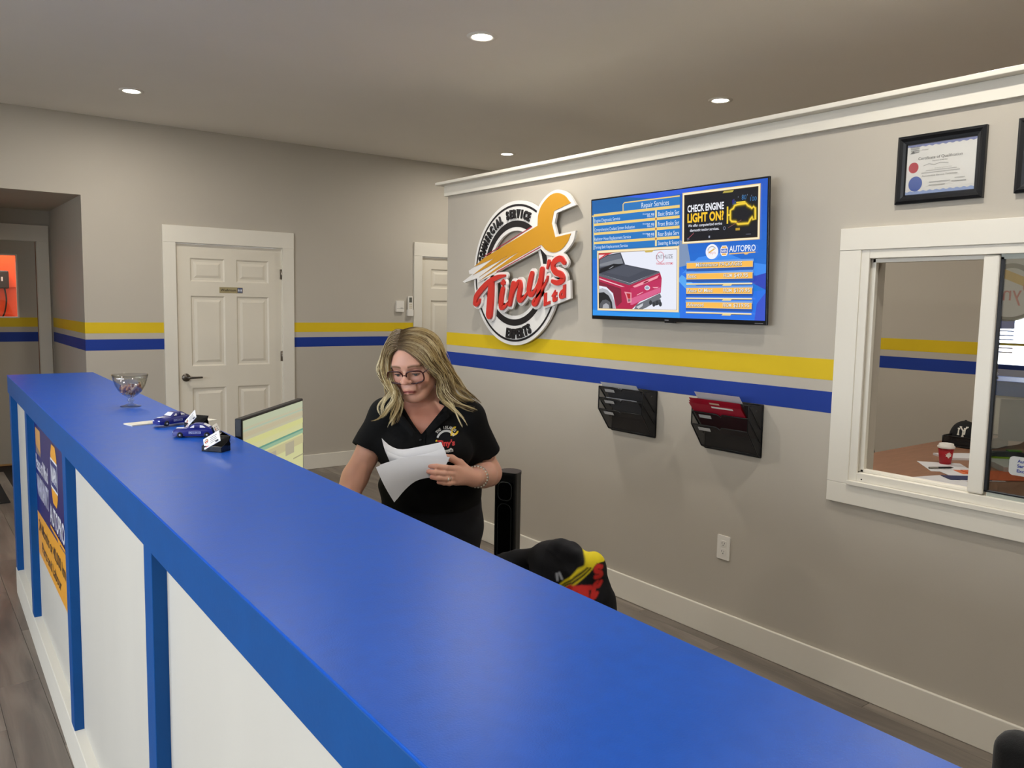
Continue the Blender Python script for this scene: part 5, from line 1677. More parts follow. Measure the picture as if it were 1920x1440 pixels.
stp = thing('hand_stapler', (4.80, 1.84, .781), 'dark grey stapler with lime green base', 'stapler', (0, 0, math.radians(-46)))
MB().prism([(-.09, .0), (.10, .0), (.10, .012), (-.08, .010)], -.018, .018, M=Matrix.Rotation(PI / 2, 4, 'X')).build('base', mat('lime_plastic', '9cc41e', .4), stp)
MB().prism([(-.11, .016), (-.06, .012), (.10, .014), (.105, .028), (.02, .040), (-.07, .036), (-.105, .026)], -.020, .020, M=Matrix.Rotation(PI / 2, 4, 'X')).build('arm', mat('stapler_grey', '3a3f40', .5), stp)
MB().prism(rrect(-.01, .040, .06, .046, .003), -.016, .016, M=Matrix.Rotation(PI / 2, 4, 'X')).build('top_pad', mat('green_pad', '5a9a2a', .5), stp)
# dark monitor back at the far end of the office desk
om = thing('desk_screen', (5.45, 1.86, .75), 'dark navy screen standing on the office desk behind the glass', 'monitor', (0, 0, math.radians(-62)))
MB().box((-.28, -.012, .05), (.28, .012, .30), bev=.004).build('panel', mat('navy_panel', '111a2c', .4), om)
MB().box((-.03, -.01, 0), (.03, .01, .1)).build('stand', M_BLACKP, om)
MB().prism(rrect(-.1, -.08, .1, .08, .02), 0, .01).build('foot', M_BLACKP, om)
oc = thing('guest_chair', (4.50, 2.765, 0), 'dark rounded chair back peeking over the office desk', 'chair', (0, 0, -PI / 2))
MB().prism([(a, b_) for a, b_ in rrect(-.21, .48, .21, .790, .10, 6)], -.02, .02, M=Matrix.Translation((.20, 0, 0)) @ Matrix.Rotation(PI / 2, 4, 'Z') @ Matrix.Rotation(PI / 2, 4, 'X')).build('backrest', mat('dark_grey_plastic', '3a3936', .5), oc)
MB().prism(rrect(-.22, -.22, .20, .22, .06), .43, .47).build('seat', mat('dark_grey_plastic', '3a3936', .5), oc)
for sx in (-.18, .17):
    for sy in (-.18, .18):
        MB().tube([(sx, sy, .0), (sx * .9, sy * .9, .43)], .012, 8).build('leg', M_NICKEL, oc)
MB().tube([(.17, -.16, .45), (.20, -.16, .6)], .012, 8).tube([(.17, .16, .45), (.20, .16, .6)], .012, 8).build('back_support', M_NICKEL, oc)

# sticker on the sliding pane
st = thing('window_sticker', (XW + .0095, 1.128, 1.045), 'pale sticker with blue lettering on the sliding office pane', 'sticker', SIDE)
MB().prism(rrect(-.048, -.036, .075, .030, .014), 0, .0003).build('film', mat('sticker_film', 'b9bab6', .4), st)
P = Print(z0=.0004)
for i, tx in enumerate(('Automotive', 'Service', 'Excellence')): P.text(tx, -.022, .010 - i * .017, .0105, '2c3a86', bold=.03, w=(.075, .045, .072)[i])
P.build('print', print_mat('print_matte'), st)

# shop front decals (they read from outside)
dc = thing('window_decal', (XL - .060, 3.72, 1.84), 'round logo decal on the shop front window', 'decal', (PI / 2, 0, PI / 2))
P = Print(dz=.0003)
P.ell(0, 0, .36, .36, 'd9d6cf'); P.ring(0, 0, .345, .345, .03, '6a675f'); P.ring(0, 0, .25, .25, .05, '8f8c84', 48, .4, 2.8)
P.line([(-.30, -.02), (.20, .20)], .09, 'd8b25a'); P.ell(.24, .22, .12, .12, 'd8b25a'); P.text("s'yniT", -.22, -.14, .16, 'c8645c', w=.46)
P.build('film', print_mat('print_matte'), dc)
d2_ = thing('window_decal', (XL - .060, 3.76, 1.35), 'blue striped services decal below the round logo decal', 'decal', (PI / 2, 0, PI / 2))
P = Print(dz=.0003); P.rect(-.11, .05, .11, .16, '5a6cc0')
for i in range(6): P.rect(-.11, .02 - i * .045, .11, .032 - i * .045, '4a62c8')
P.rect(.13, -.20, .19, .18, '2a56c8'); P.poly([(.13, .18), (.42, .34), (.42, .22), (.19, .12)], '2a3468')
P.build('film', print_mat('print_matte'), d2_)

# dark door mat near the alcove
mt = thing('door_mat', (.30, 7.55, 0), 'dark ribbed door mat on the floor before the alcove', 'mat')
MB().box((-.34, -.45, 0), (.34, .40, .008), bev=.003).build('pile', mat('mat_charcoal', '1c1b1b', .95, bump=.5, bscale=300), mt)

# ================================================================ the woman behind the counter
# local frame: x to her left (right in the picture), -y is where she faces, z up
pe = thing('person', (1.37, 2.26, 0), 'blonde person in black polo and glasses reading papers behind the counter', 'person', (0, 0, math.atan2(-.604, .797)))

# ---- head in its own frame: x her left, y forward, z up
HS = .965
yaw, pit, rol = math.radians(15), math.radians(16), math.radians(4)
hd_d = np.array([-math.sin(yaw) * math.cos(pit), -math.cos(yaw) * math.cos(pit), -math.sin(pit)])
hd_u = np.array([-math.sin(yaw) * math.sin(pit), -math.cos(yaw) * math.sin(pit), math.cos(pit)])
hd_x = -np.cross(hd_d, hd_u)
hd_x, hd_u = hd_x * math.cos(rol) + hd_u * math.sin(rol), hd_u * math.cos(rol) - hd_x * math.sin(rol)
HR = np.stack([hd_x, hd_d, hd_u], 1)            # columns = head axes
HC = np.array([-.0355, -.010, 1.368])
def h2l(q): return HC + HS * (np.asarray(q, float) @ HR.T)
def l2h(p):
    q = ((p - HC) @ HR) / HS
    q[:, 2] = np.where(q[:, 2] < 0, q[:, 2] / .90, q[:, 2])
    return q
hb = Blend()
hb.ell((0, -.020, .028), (.074, .094, .078), .0)
hb.ell((0, .028, -.022), (.0635, .060, .085), .03)
hb.ell((0, .030, .040), (.060, .058, .048), .03)
for s in (-1, 1):
    hb.cone((s * .054, .000, -.048), (s * .018, .058, -.098), .022, .018, .025)
    hb.ell((s * .036, .063, -.030), (.027, .022, .026), .018)
    hb.ell((s * .050, .048, -.008), (.018, .020, .014), .015)
hb.ell((0, .066, -.097), (.022, .019, .017), .02)
hb.ell((0, .030, -.098), (.036, .042, .020), .025)
hb.cone((-.036, .080, .026), (.036, .080, .026), .010, .010, .02)
for s in (-1, 1):
    hb.ell((s * .031, .098, .003), (.020, .016, .013), .014, mode='s')
    hb.ell((s * .031, .0745, .002), (.0145, .0135, .0125), .004)
    hb.ell((s * .031, .0900, -.0035), (.0118, .0080, .0030), .0015, mode='s')
hb.chain([(0, .084, .016), (0, .0955, -.004), (0, .1055, -.021)], [.0075, .0082, .0105], .010)
hb.ell((0, .1075, -.024), (.0125, .0100, .0095), .006)
for s in (-1, 1):
    hb.ell((s * .0125, .0975, -.027), (.0082, .0095, .0075), .006)
    hb.ell((s * .0075, .1035, -.0345), (.0035, .0045, .0030), .003, mode='s')
hb.ell((0, .077, -.060), (.029, .017, .022), .015)
hb.ell((0, .1025, -.0500), (.0035, .0045, .008), .004, mode='s')
for s in (-1, 1):
    hb.cone((s * .003, .0962, -.0608), (s * .017, .0925, -.0645), .0046, .0033, .004)
hb.chain([(-.015, .0915, -.0728), (0, .0955, -.0705), (.015, .0915, -.0728)], [.0035, .0056, .0035], .005)
hb.chain([(-.027, .088, -.0725), (-.014, .0980, -.0668), (0, .1015, -.0650), (.014, .0980, -.0668), (.027, .088, -.0725)], [.0012, .0014, .0014, .0014, .0012], .0028, mode='s')
for s in (-1, 1):
    hb.ell((s * .0280, .0890, -.0740), (.0040, .005, .0040), .006, mode='s')
    hb.cone((s * .0300, .082, -.042), (s * .0330, .080, -.070), .0025, .0025, .008, mode='s')
hb.ell((0, .093, -.0815), (.018, .004, .004), .006, mode='s')
for s in (-1, 1):
    hb.ell((s * .0745, -.006, -.008), (.010, .019, .032), .006)
    hb.ell((s * .0790, -.002, -.026), (.0065, .009, .010), .004)
def head_fn(p): return hb.ev(l2h(p)) * HS

# ---- body volumes
SHR, ELR, WRR = np.array([-.132, .012, 1.196]), np.array([-.222, -.060, 1.008]), np.array([-.292, -.150, .812])
SHL, ELL, WRL = np.array([.132, .030, 1.190]), np.array([.200, .112, .992]), np.array([.160, -.098, 1.020])
bb = Blend()
bb.chain([(-.026, .040, 1.305), (-.014, .052, 1.235), (0, .064, 1.17)], [.048, .051, .068], .03)
bb.ell((0, .060, 1.130), (.140, .095, .120), .04)
bb.ell((0, .130, 1.000), (.140, .105, .150), .06)
bb.ell((0, .190, .870), (.160, .120, .120), .06)
for s, S in ((-1, SHR), (1, SHL)):
    bb.cone((s * .02, .052, 1.222), S + np.array([0, 0, .004]), .036, .042, .04)
bb.ell((0, -.010, 1.165), (.090, .050, .050), .05)
def arm(b, S, E_, W_, r):
    m1 = S + (E_ - S) * .45
    b.chain([S, m1, E_], [r[0], r[1], r[2]], .02)
    m2 = E_ + (W_ - E_) * .35
    b.chain([E_, m2, W_], [r[2], r[3], r[4]], .02)
arm(bb, SHR, ELR, WRR, (.048, .042, .039, .039, .027))
arm(bb, SHL, ELL, WRL, (.050, .044, .043, .041, .0275))
# left hand: back of the hand to the camera, fingers pointing to her right, thumb on her own side of the papers
hk = Blend()
KN = {'i': (.106, -.158, 1.060), 'm': (.101, -.165, 1.046), 'r': (.101, -.164, 1.032), 'p': (.108, -.156, 1.019)}
FT = {'i': [(.079, -.184, 1.068), (.052, -.195, 1.074), (.028, -.197, 1.076)], 'm': [(.074, -.193, 1.052), (.050, -.204, 1.057), (.028, -.204, 1.060)], 'r': [(.079, -.193, 1.036), (.058, -.204, 1.040), (.038, -.206, 1.043)], 'p': [(.090, -.184, 1.020), (.074, -.194, 1.023), (.058, -.198, 1.026)]}
FRAD = {'i': (.0105, .0092, .0083, .0070), 'm': (.0105, .0094, .0085, .0072), 'r': (.0100, .0088, .0080, .0068), 'p': (.0090, .0076, .0068, .0060)}
hk.cone(WRL, (.130, -.128, 1.036), .0265, .024, .012)
for k in 'imrp':
    a = np.array(KN[k]); w_ = WRL + (a - WRL) * .30
    hk.cone(w_, a, .0175, .0120, .010)
for k in 'imrp':
    hk.chain([KN[k]] + FT[k], FRAD[k], .0035)
hk.chain([(.142, -.112, 1.044), (.118, -.128, 1.072), (.094, -.144, 1.090), (.068, -.151, 1.098)], [.016, .0125, .0108, .0085], .007)
# right hand flat on the desk
rk = Blend()
pd = np.array([-.25, -.93, 0.0]); pd /= np.linalg.norm(pd); px_ = np.array([pd[1], -pd[0], 0])    # px_ points to the thumb side? (towards +x)
px_ = -px_ if px_[0] < 0 else px_
PC = np.array([-.304, -.178, .776])
rk.cone(WRR, PC + np.array([0, 0, .004]), .027, .022, .012)
for i, (o_, ln) in enumerate(((.027, .074), (.009, .082), (-.010, .076), (-.027, .060))):
    b0 = PC + px_ * o_ + pd * .048
    rk.cone(PC + px_ * o_ * .4, b0, .016, .0115, .010)
    rk.chain([b0, b0 + pd * ln * .45 + np.array([0, 0, .006]), b0 + pd * ln * .8 + np.array([0, 0, -.002]), b0 + pd * ln + np.array([0, 0, -.010])], [.0105, .0092, .008, .0068], .0035)
rk.chain([PC + px_ * .018, PC + px_ * .045 + pd * .02, PC + px_ * .062 + pd * .048 + np.array([0, 0, -.006])], [.014, .0115, .0085], .008)
def smin(a, b, k):
    h = np.clip(.5 + .5 * (a - b) / k, 0, 1)
    return a + (b - a) * h - k * h * (1 - h)
def body_fn(p):
    d = bb.ev(p)
    for fn, c, R, k in ((head_fn, HC, .19, .014), (hk.ev, np.array([.09, -.15, 1.05]), .14, .012), (rk.ev, np.array([-.31, -.20, .79]), .17, .012)):
        q = p - c
        idx = np.nonzero((q * q).sum(1) < (R + .05) ** 2)[0]
        if len(idx): d[idx] = smin(d[idx], fn(p[idx]), k)
    return d
v, f = iso_mesh(body_fn, (-.42, -.36, .74), (.34, .34, 1.53), .0024)
# skin colour: base tone, lips, brows, cheeks, knuckles
q = l2h(v)
def blob(c, r): return np.exp(-((((q - np.array(c)) / np.array(r)) ** 2).sum(1)))
skin = np.array(lin('d6a28b')); col = np.tile(skin, (len(v), 1))
def mixc(m, c):
    global col
    m = np.clip(m, 0, 1)[:, None]; col = col * (1 - m) + np.array(lin(c)) * m
inhead = ((v - HC) ** 2).sum(1) < .16 ** 2
for s in (-1, 1):
    mixc(inhead * .55 * blob((s * .042, .07, -.030), (.022, .03, .018)), 'd48474')
    # brow: thin arc
    t_ = (q[:, 0] * s)
    zb = .0245 + .006 * np.sin((t_ - .012) / .040 * PI * .8) - .004 * ((t_ - .012) / .04)
    mixc(inhead * (t_ > .012) * (t_ < .054) * (q[:, 1] > .05) * np.exp(-((q[:, 2] - zb) / .0038) ** 2) * .95, '6e5034')
    mixc(inhead * .55 * blob((s * .031, .088, .008), (.015, .02, .006)), 'b07f70')
mixc(inhead * .35 * blob((0, .110, -.026), (.012, .012, .012)), 'd08070')
zl = q[:, 2] + .0652 + .0074 * (q[:, 0] / .027) ** 2
mw = inhead * (q[:, 1] > .075) * np.clip((.026 - np.abs(q[:, 0])) / .006, 0, 1)
mixc(mw * np.exp(-((zl - .0006) / .0058) ** 4) * .95, 'a0524e')
mixc(mw * np.exp(-(zl / .0013) ** 2), '5c2a28')
mixc(((v - np.array([-.226, -.085, 1.030])) ** 2).sum(1) < .0001, 'b98470')
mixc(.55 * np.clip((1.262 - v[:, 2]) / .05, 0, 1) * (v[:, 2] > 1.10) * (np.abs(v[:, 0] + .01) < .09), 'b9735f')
tips = [np.array(FT[k][-1]) for k in 'imrp']
for tp_ in tips: mixc(.5 * np.exp(-((v - tp_) ** 2).sum(1) / .012 ** 2), 'cf8a7c')
M_SKIN = print_mat('skin', .48, bump=900, sss=.12, spec=.4)
np_mesh('body', v, f, M_SKIN, pe, col=col)

# ---- polo shirt
sb = Blend()
sb.ell((0, .055, 1.125), (.168, .118, .130), .0)
sb.ell((0, .120, 1.010), (.166, .128, .150), .08)
sb.ell((0, .175, .900), (.176, .140, .110), .08)
for s in (-1, 1):
    sb.ell((s * .072, -.040, 1.090), (.078, .068, .072), .045)
for s, S in ((-1, SHR), (1, SHL)):
    sb.cone((s * .035, .045, 1.222), S + np.array([0, 0, .006]), .045, .052, .04)
def sleeve(S, E_, t1, r0, r1):
    e = S + (E_ - S) * t1; ax = (E_ - S) / np.linalg.norm(E_ - S)
    L = np.linalg.norm(e - S)
    def fn(p):
        t = np.clip(((p - S) @ ax) / L, 0, 1.2)
        dd = p - S - (t * L)[:, None] * ax
        c = np.sqrt((dd * dd).sum(1)) - (r0 + (r1 - r0) * t)
        return np.maximum(c, (p - e) @ ax)
    return fn, e, ax
slR, eR, axR = sleeve(SHR, ELR, .58, .055, .062)
slL, eL, axL = sleeve(SHL, ELL, .64, .056, .065)
sb.add(slR, (SHR + eR) / 2, .14, .03); sb.add(slL, (SHL + eL) / 2, .15, .03)
def vneck(p):
    xx = p[:, 0] + .010; zz = p[:, 2] - 1.150
    w_ = np.abs(xx) * .78 - zz * .625
    return np.maximum(np.maximum(w_, p[:, 1] + .0), -zz - .01)
def neckhole(p):
    a = np.array([-.012, .035, 1.20]); ax = np.array([-.10, -.25, .96]); ax /= np.linalg.norm(ax)
    t = (p - a) @ ax
    dd = p - a - t[:, None] * ax
    return np.maximum(np.sqrt((dd * dd).sum(1)) - .060, -(t + .010))
def shirt_fn(p):
    d = sb.ev(p)
    x, y, z = p[:, 0], p[:, 1], p[:, 2]
    d = np.where((z < 1.235) & (np.abs(x) < .12), np.minimum(d, bb.ev(p) - .006), d)
    # cloth folds: drapes from the bust and rucks at the waist
    d = d + .0035 * np.sin(60 * z + 26 * x * np.sin(9 * x + 2)) * np.clip((1.10 - z) / .08, 0, 1) + .0022 * np.sin(75 * x + 40 * z) * np.clip((1.17 - z) / .1, 0, 1)
    d = np.maximum(d, -vneck(p)); d = np.maximum(d, -neckhole(p))
    # hollow sleeve ends
    for fn, e, ax in ((slR, eR, axR), (slL, eL, axL)):
        pass
    inner = bb.ev(p) - .007
    near = (((p - eR) @ axR > -.010) & (((p - eR) ** 2).sum(1) < .09 ** 2)) | (((p - eL) @ axL > -.010) & (((p - eL) ** 2).sum(1) < .095 ** 2))
    d = np.where(near, np.maximum(d, -inner), d)
    return np.maximum(d, .865 - z)
v, f = iso_mesh(shirt_fn, (-.32, -.20, .84), (.34, .36, 1.30), .0036)
M_POLO = mat('polo_black_knit', '08090b', .85, var=.08, vscale=40, bump=.25, bscale=900, spec=.25)
sh_ = np_mesh('polo_shirt', v, f, M_POLO, pe)
def on_shirt(x, z, off=.0012, y0=-.24):
    y = y0
    for _ in range(80):
        d = float(shirt_fn(np.array([[x, y, z]]))[0])
        if d < .0006: break
        y += min(max(d * .6, .0005), .012)
        if y > .1: break
    return (x, y - off, z)
# placket with buttons and collar
pk = MB(); rows = []
for z in np.linspace(1.148, 1.075, 10):
    rows.append([on_shirt(-.010 + dx + (1.148 - z) * .02, z, .0022) for dx in (-.014, -.007, 0, .007, .014)])
pk.grid(rows); pk.build('placket', M_POLO, sh_)
for z in (1.135, 1.100):
    c = on_shirt(-.010, z, .003); MB().sphere(c, (.0045, .002, .0045), 10, 6).build('button', mat('button_black', '1a1b1e', .3), sh_)
inner = catmull([(-.024, -.096, 1.160), (-.046, -.074, 1.185), (-.078, -.036, 1.218), (-.090, .020, 1.246), (-.060, .085, 1.262), (-.005, .112, 1.266), (.055, .090, 1.258), (.082, .030, 1.240), (.060, -.036, 1.217), (.024, -.074, 1.188), (.004, -.095, 1.162)], 6)
outer = catmull([(-.036, -.104, 1.150), (-.064, -.084, 1.178), (-.096, -.045, 1.206), (-.114, .025, 1.228), (-.085, .115, 1.236), (-.005, .150, 1.236), (.080, .120, 1.232), (.100, .035, 1.228), (.078, -.046, 1.208), (.042, -.084, 1.180), (.014, -.102, 1.152)], 6)
cl = MB(); rows = []
for a_, o_ in zip(inner, outer):
    m1 = a_ * .6 + o_ * .4 + np.array([0, 0, .012]); m2 = a_ * .25 + o_ * .75 + np.array([0, 0, .007])
    def lift(p):
        for _ in range(12):
            d = float(shirt_fn(np.array([p]))[0])
            if d > .003: break
            e = 1e-3
            g = np.array([float(shirt_fn(np.array([p + np.eye(3)[k] * e]))[0]) - d for k in range(3)]); n_ = np.linalg.norm(g)
            if n_ < 1e-9: break
            p = p + g / n_ * (.0036 - d)
        return p
    rows.append([a_, lift(m1), lift(m2), lift(o_)])
cl.grid(rows); cl.grid([[p - np.array([0, 0, .0025]) for p in r] for r in rows])
cl.build('collar', M_POLO, sh_)
# chest emblem (print laid on the cloth)
P = Print(dz=.0)
P.arc_text('THE ISLANDS', 0, -.012, .036, .0075, 'd8d8d4', PI * .52, .16, bold=.05, sx=.8)
P.ring(0, -.010, .031, .031, .006, 'c9c9c6', 24, .5, PI - .3)
P.line([(-.032, -.012), (.018, .012)], [.004, .014], 'e2bf1e')
P.ring(.026, .017, .012, .012, .0055, 'e2bf1e', 20, 1.3, 6.2)
P.text("Tiny's", -.026, -.026, .016, 'c02a2a', bold=.04, w=.056, ang=.06)
P.text('EXPERTS', -.008, -.046, .0075, 'd8d8d4', bold=.05, w=.034, ang=.15)
P.ring(0, -.012, .030, .030, .005, 'c9c9c6', 18, PI * 1.25, PI * 1.75)
P.build('chest_emblem', print_mat('print_matte'), sh_, xf=lambda p: on_shirt(.070 + p[0], 1.146 + p[1], .0016))
P = Print(dz=.0); P.rect(-.006, -.004, .006, .004, 'b8bcc4'); P.build('sleeve_mark', print_mat('print_matte'), sh_, xf=lambda p: on_shirt(-.226 + p[0] * .5, 1.140 + p[1], .0015))

# ---- trousers and shoes
tb = Blend()
tb.ell((0, .185, .885), (.170, .135, .090), .0)
tb.ell((0, .205, .800), (.178, .145, .120), .06)
for s in (-1, 1):
    tb.chain([(s * .085, .205, .76), (s * .095, .190, .46), (s * .100, .240, .09)], [.092, .066, .050], .04)
def tr_fn(p):
    d = tb.ev(p) + .003 * np.sin(p[:, 2] * 40 + p[:, 0] * 30) * np.clip((.8 - p[:, 2]) / .2, 0, 1)
    return np.maximum(d, np.maximum(.03 - p[:, 2], p[:, 2] - .935))
v, f = iso_mesh(tr_fn, (-.24, .0, .0), (.24, .40, .96), .006)
np_mesh('trousers', v, f, mat('trousers_navy_black', '060914', .8, bump=.15, bscale=700), pe)
for s in (-1, 1):
    b = Blend(); b.ell((s * .100, .150, .035), (.045, .125, .045), 0); b.ell((s * .100, .235, .055), (.040, .050, .055), .03)
    v, f = iso_mesh(lambda p: np.maximum(b.ev(p), .002 - p[:, 2]), (s * .1 - .07, 0, -.02), (s * .1 + .07, .32, .13), .007)
    np_mesh('shoe', v, f, mat('shoe_black', '101113', .4), pe)

# ---- hair: a dark under layer and many fine locks
GUI = {
'R': [
  [ (-0.082, -0.085, 1.423), (-0.055, -0.095, 1.422), (-0.030, -0.095, 1.401), (-0.002, -0.088, 1.376), (0.015, -0.070, 1.351), (0.033, -0.045, 1.339), (0.046, -0.040, 1.318), (0.043, -0.045, 1.290), (0.055, -0.065, 1.269), (0.082, -0.085, 1.248), (0.110, -0.105, 1.216), (0.130, -0.115, 1.185) ],
  [ (-0.080, -0.080, 1.434), (-0.046, -0.080, 1.435), (-0.018, -0.080, 1.415), (0.005, -0.070, 1.384), (0.029, -0.050, 1.352), (0.051, -0.040, 1.333), (0.057, -0.045, 1.302), (0.071, -0.060, 1.269), (0.100, -0.070, 1.249), (0.135, -0.060, 1.237), (0.162, -0.045, 1.229) ],
  [ (-0.082, -0.060, 1.447), (-0.044, -0.055, 1.458), (-0.006, -0.055, 1.439), (0.021, -0.045, 1.404), (0.044, -0.030, 1.367), (0.065, -0.025, 1.336), (0.080, -0.030, 1.301), (0.095, -0.045, 1.272), (0.122, -0.045, 1.262), (0.150, -0.035, 1.253) ],
  [ (-0.085, -0.030, 1.460), (-0.051, -0.020, 1.475), (-0.008, -0.020, 1.462), (0.025, -0.010, 1.428), (0.052, 0.000, 1.385), (0.076, 0.005, 1.341), (0.101, 0.005, 1.303), (0.127, -0.010, 1.276), (0.161, -0.020, 1.263) ],
  [ (-0.086, 0.000, 1.471), (-0.056, 0.020, 1.481), (-0.014, 0.030, 1.471), (0.022, 0.040, 1.435), (0.051, 0.050, 1.391), (0.076, 0.050, 1.342), (0.104, 0.045, 1.299), (0.134, 0.030, 1.269), (0.172, 0.015, 1.242) ],
  [ (-0.086, 0.030, 1.475), (-0.057, 0.050, 1.482), (-0.018, 0.070, 1.472), (0.015, 0.085, 1.433), (0.043, 0.090, 1.388), (0.065, 0.095, 1.338), (0.088, 0.090, 1.294), (0.114, 0.080, 1.263), (0.142, 0.070, 1.235) ],
],
'L': [
  [ (-0.084, -0.085, 1.423), (-0.097, -0.088, 1.421), (-0.109, -0.080, 1.404), (-0.114, -0.070, 1.372), (-0.112, -0.065, 1.344), (-0.101, -0.075, 1.307), (-0.088, -0.085, 1.288), (-0.093, -0.095, 1.263), (-0.114, -0.105, 1.236), (-0.135, -0.105, 1.206), (-0.158, -0.100, 1.203) ],
  [ (-0.084, -0.070, 1.436), (-0.108, -0.065, 1.432), (-0.121, -0.055, 1.407), (-0.127, -0.045, 1.370), (-0.125, -0.045, 1.342), (-0.109, -0.060, 1.310), (-0.084, -0.080, 1.280), (-0.079, -0.100, 1.247), (-0.090, -0.115, 1.221), (-0.104, -0.125, 1.183) ],
  [ (-0.085, -0.050, 1.452), (-0.108, -0.045, 1.447), (-0.126, -0.035, 1.424), (-0.135, -0.025, 1.388), (-0.144, -0.015, 1.358), (-0.136, -0.020, 1.335), (-0.115, -0.040, 1.306), (-0.094, -0.065, 1.278), (-0.072, -0.085, 1.253), (-0.076, -0.105, 1.215), (-0.086, -0.115, 1.191) ],
  [ (-0.086, -0.020, 1.467), (-0.109, -0.015, 1.461), (-0.128, -0.005, 1.432), (-0.139, 0.000, 1.396), (-0.148, 0.005, 1.366), (-0.158, 0.010, 1.346), (-0.149, 0.000, 1.328), (-0.126, -0.010, 1.300), (-0.109, -0.035, 1.284), (-0.124, -0.055, 1.267), (-0.142, -0.075, 1.241), (-0.136, -0.085, 1.211) ],
  [ (-0.087, 0.020, 1.473), (-0.110, 0.030, 1.469), (-0.131, 0.040, 1.437), (-0.145, 0.050, 1.397), (-0.150, 0.055, 1.362), (-0.147, 0.050, 1.329), (-0.134, 0.045, 1.295), (-0.126, 0.040, 1.266) ],
  [ (-0.086, 0.050, 1.474), (-0.111, 0.070, 1.470), (-0.130, 0.085, 1.437), (-0.142, 0.095, 1.395), (-0.142, 0.100, 1.349), (-0.137, 0.095, 1.310), (-0.125, 0.085, 1.271) ],
],
}
ub = Blend()
ub.ell((0, -.028, .032), (.082, .100, .080), 0)
ub.ell((0, -.060, -.030), (.076, .060, .090), .03)
ub.ell((0, .060, -.035), (.058, .090, .098), .014, mode='s')
ub.ell((.004, .075, .040), (.050, .055, .044), .012, mode='s')
ub_fn = lambda p: ub.ev(l2h(p)) * HS
v, f = iso_mesh(ub_fn, HC - .19, HC + .19, .004)
ucol = np.tile(np.array(lin('7d6644')), (len(v), 1))
M_HAIR = print_mat('blonde_hair', .48, spec=.3)
hr = np_mesh('hair', v, f, M_HAIR, pe, col=ucol)
rh = np.random.default_rng(11)
def guide_pts(g, n):
    c = np.array(catmull(g, 8)); L = np.concatenate([[0], np.cumsum(np.linalg.norm(np.diff(c, axis=0), axis=1))])
    u = np.linspace(0, L[-1], n)
    return np.stack([np.interp(u, L, c[:, k]) for k in range(3)], 1)
NP = 30
tube_v, tube_f, tube_c = [], [], []
pal = [np.array(lin(c)) for c in ('d0ba88', 'dccb9e', 'bfa874', 'e8dab2', 'a0875c', 'd4bf8e', 'b39a68', 'e4d5a8')]
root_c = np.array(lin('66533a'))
all_s = []
for side, gs in GUI.items():
    G = [guide_pts(g, NP) for g in gs]
    for i in range(len(G) - 1):
        nl = 15 if i < 4 else 10
        for k in range(nl):
            t = (k + rh.uniform(0, 1)) / nl
            s = np.linspace(0, 1, NP)
            sm_ = np.clip((s - .35) / .6, 0, 1); sm_ = sm_ * sm_ * (3 - 2 * sm_)
            te = (t + (np.round(t) - t) * .8 * sm_)[:, None]
            base = G[i] * (1 - te) + G[i + 1] * te
            ph = rh.uniform(0, 6.28); am = .0085 * np.clip(s * 1.6 - .35, 0, 1)
            lock = base + np.stack([am * np.sin(11 * s + ph), am * .7 * np.cos(9 * s + ph * 1.7), am * .5 * np.sin(10 * s + ph + 1)], 1)
            ln = rh.uniform(.90, 1.0) if k % 4 else rh.uniform(.75, .9)
            cc = pal[rh.integers(len(pal))] if rh.uniform() > .18 else np.array(lin('6f5a3c'))
            for j in range(16):
                off = rh.normal(0, .0042, 3)
                spread = .55 + .75 * np.sin(PI * np.clip(s * 1.15, 0, 1)) - .35 * s
                st = lock + off[None] * spread[:, None] + np.stack([.0010 * np.sin(14 * s + rh.uniform(0, 6)), 0 * s, .0008 * np.sin(12 * s + rh.uniform(0, 6))], 1)
                l2 = min(1.0, ln * rh.uniform(.95, 1.06))
                m = max(8, int(NP * l2)); all_s.append((st[:m], cc * rh.uniform(.8, 1.12), rh.uniform(.0007, .0013)))
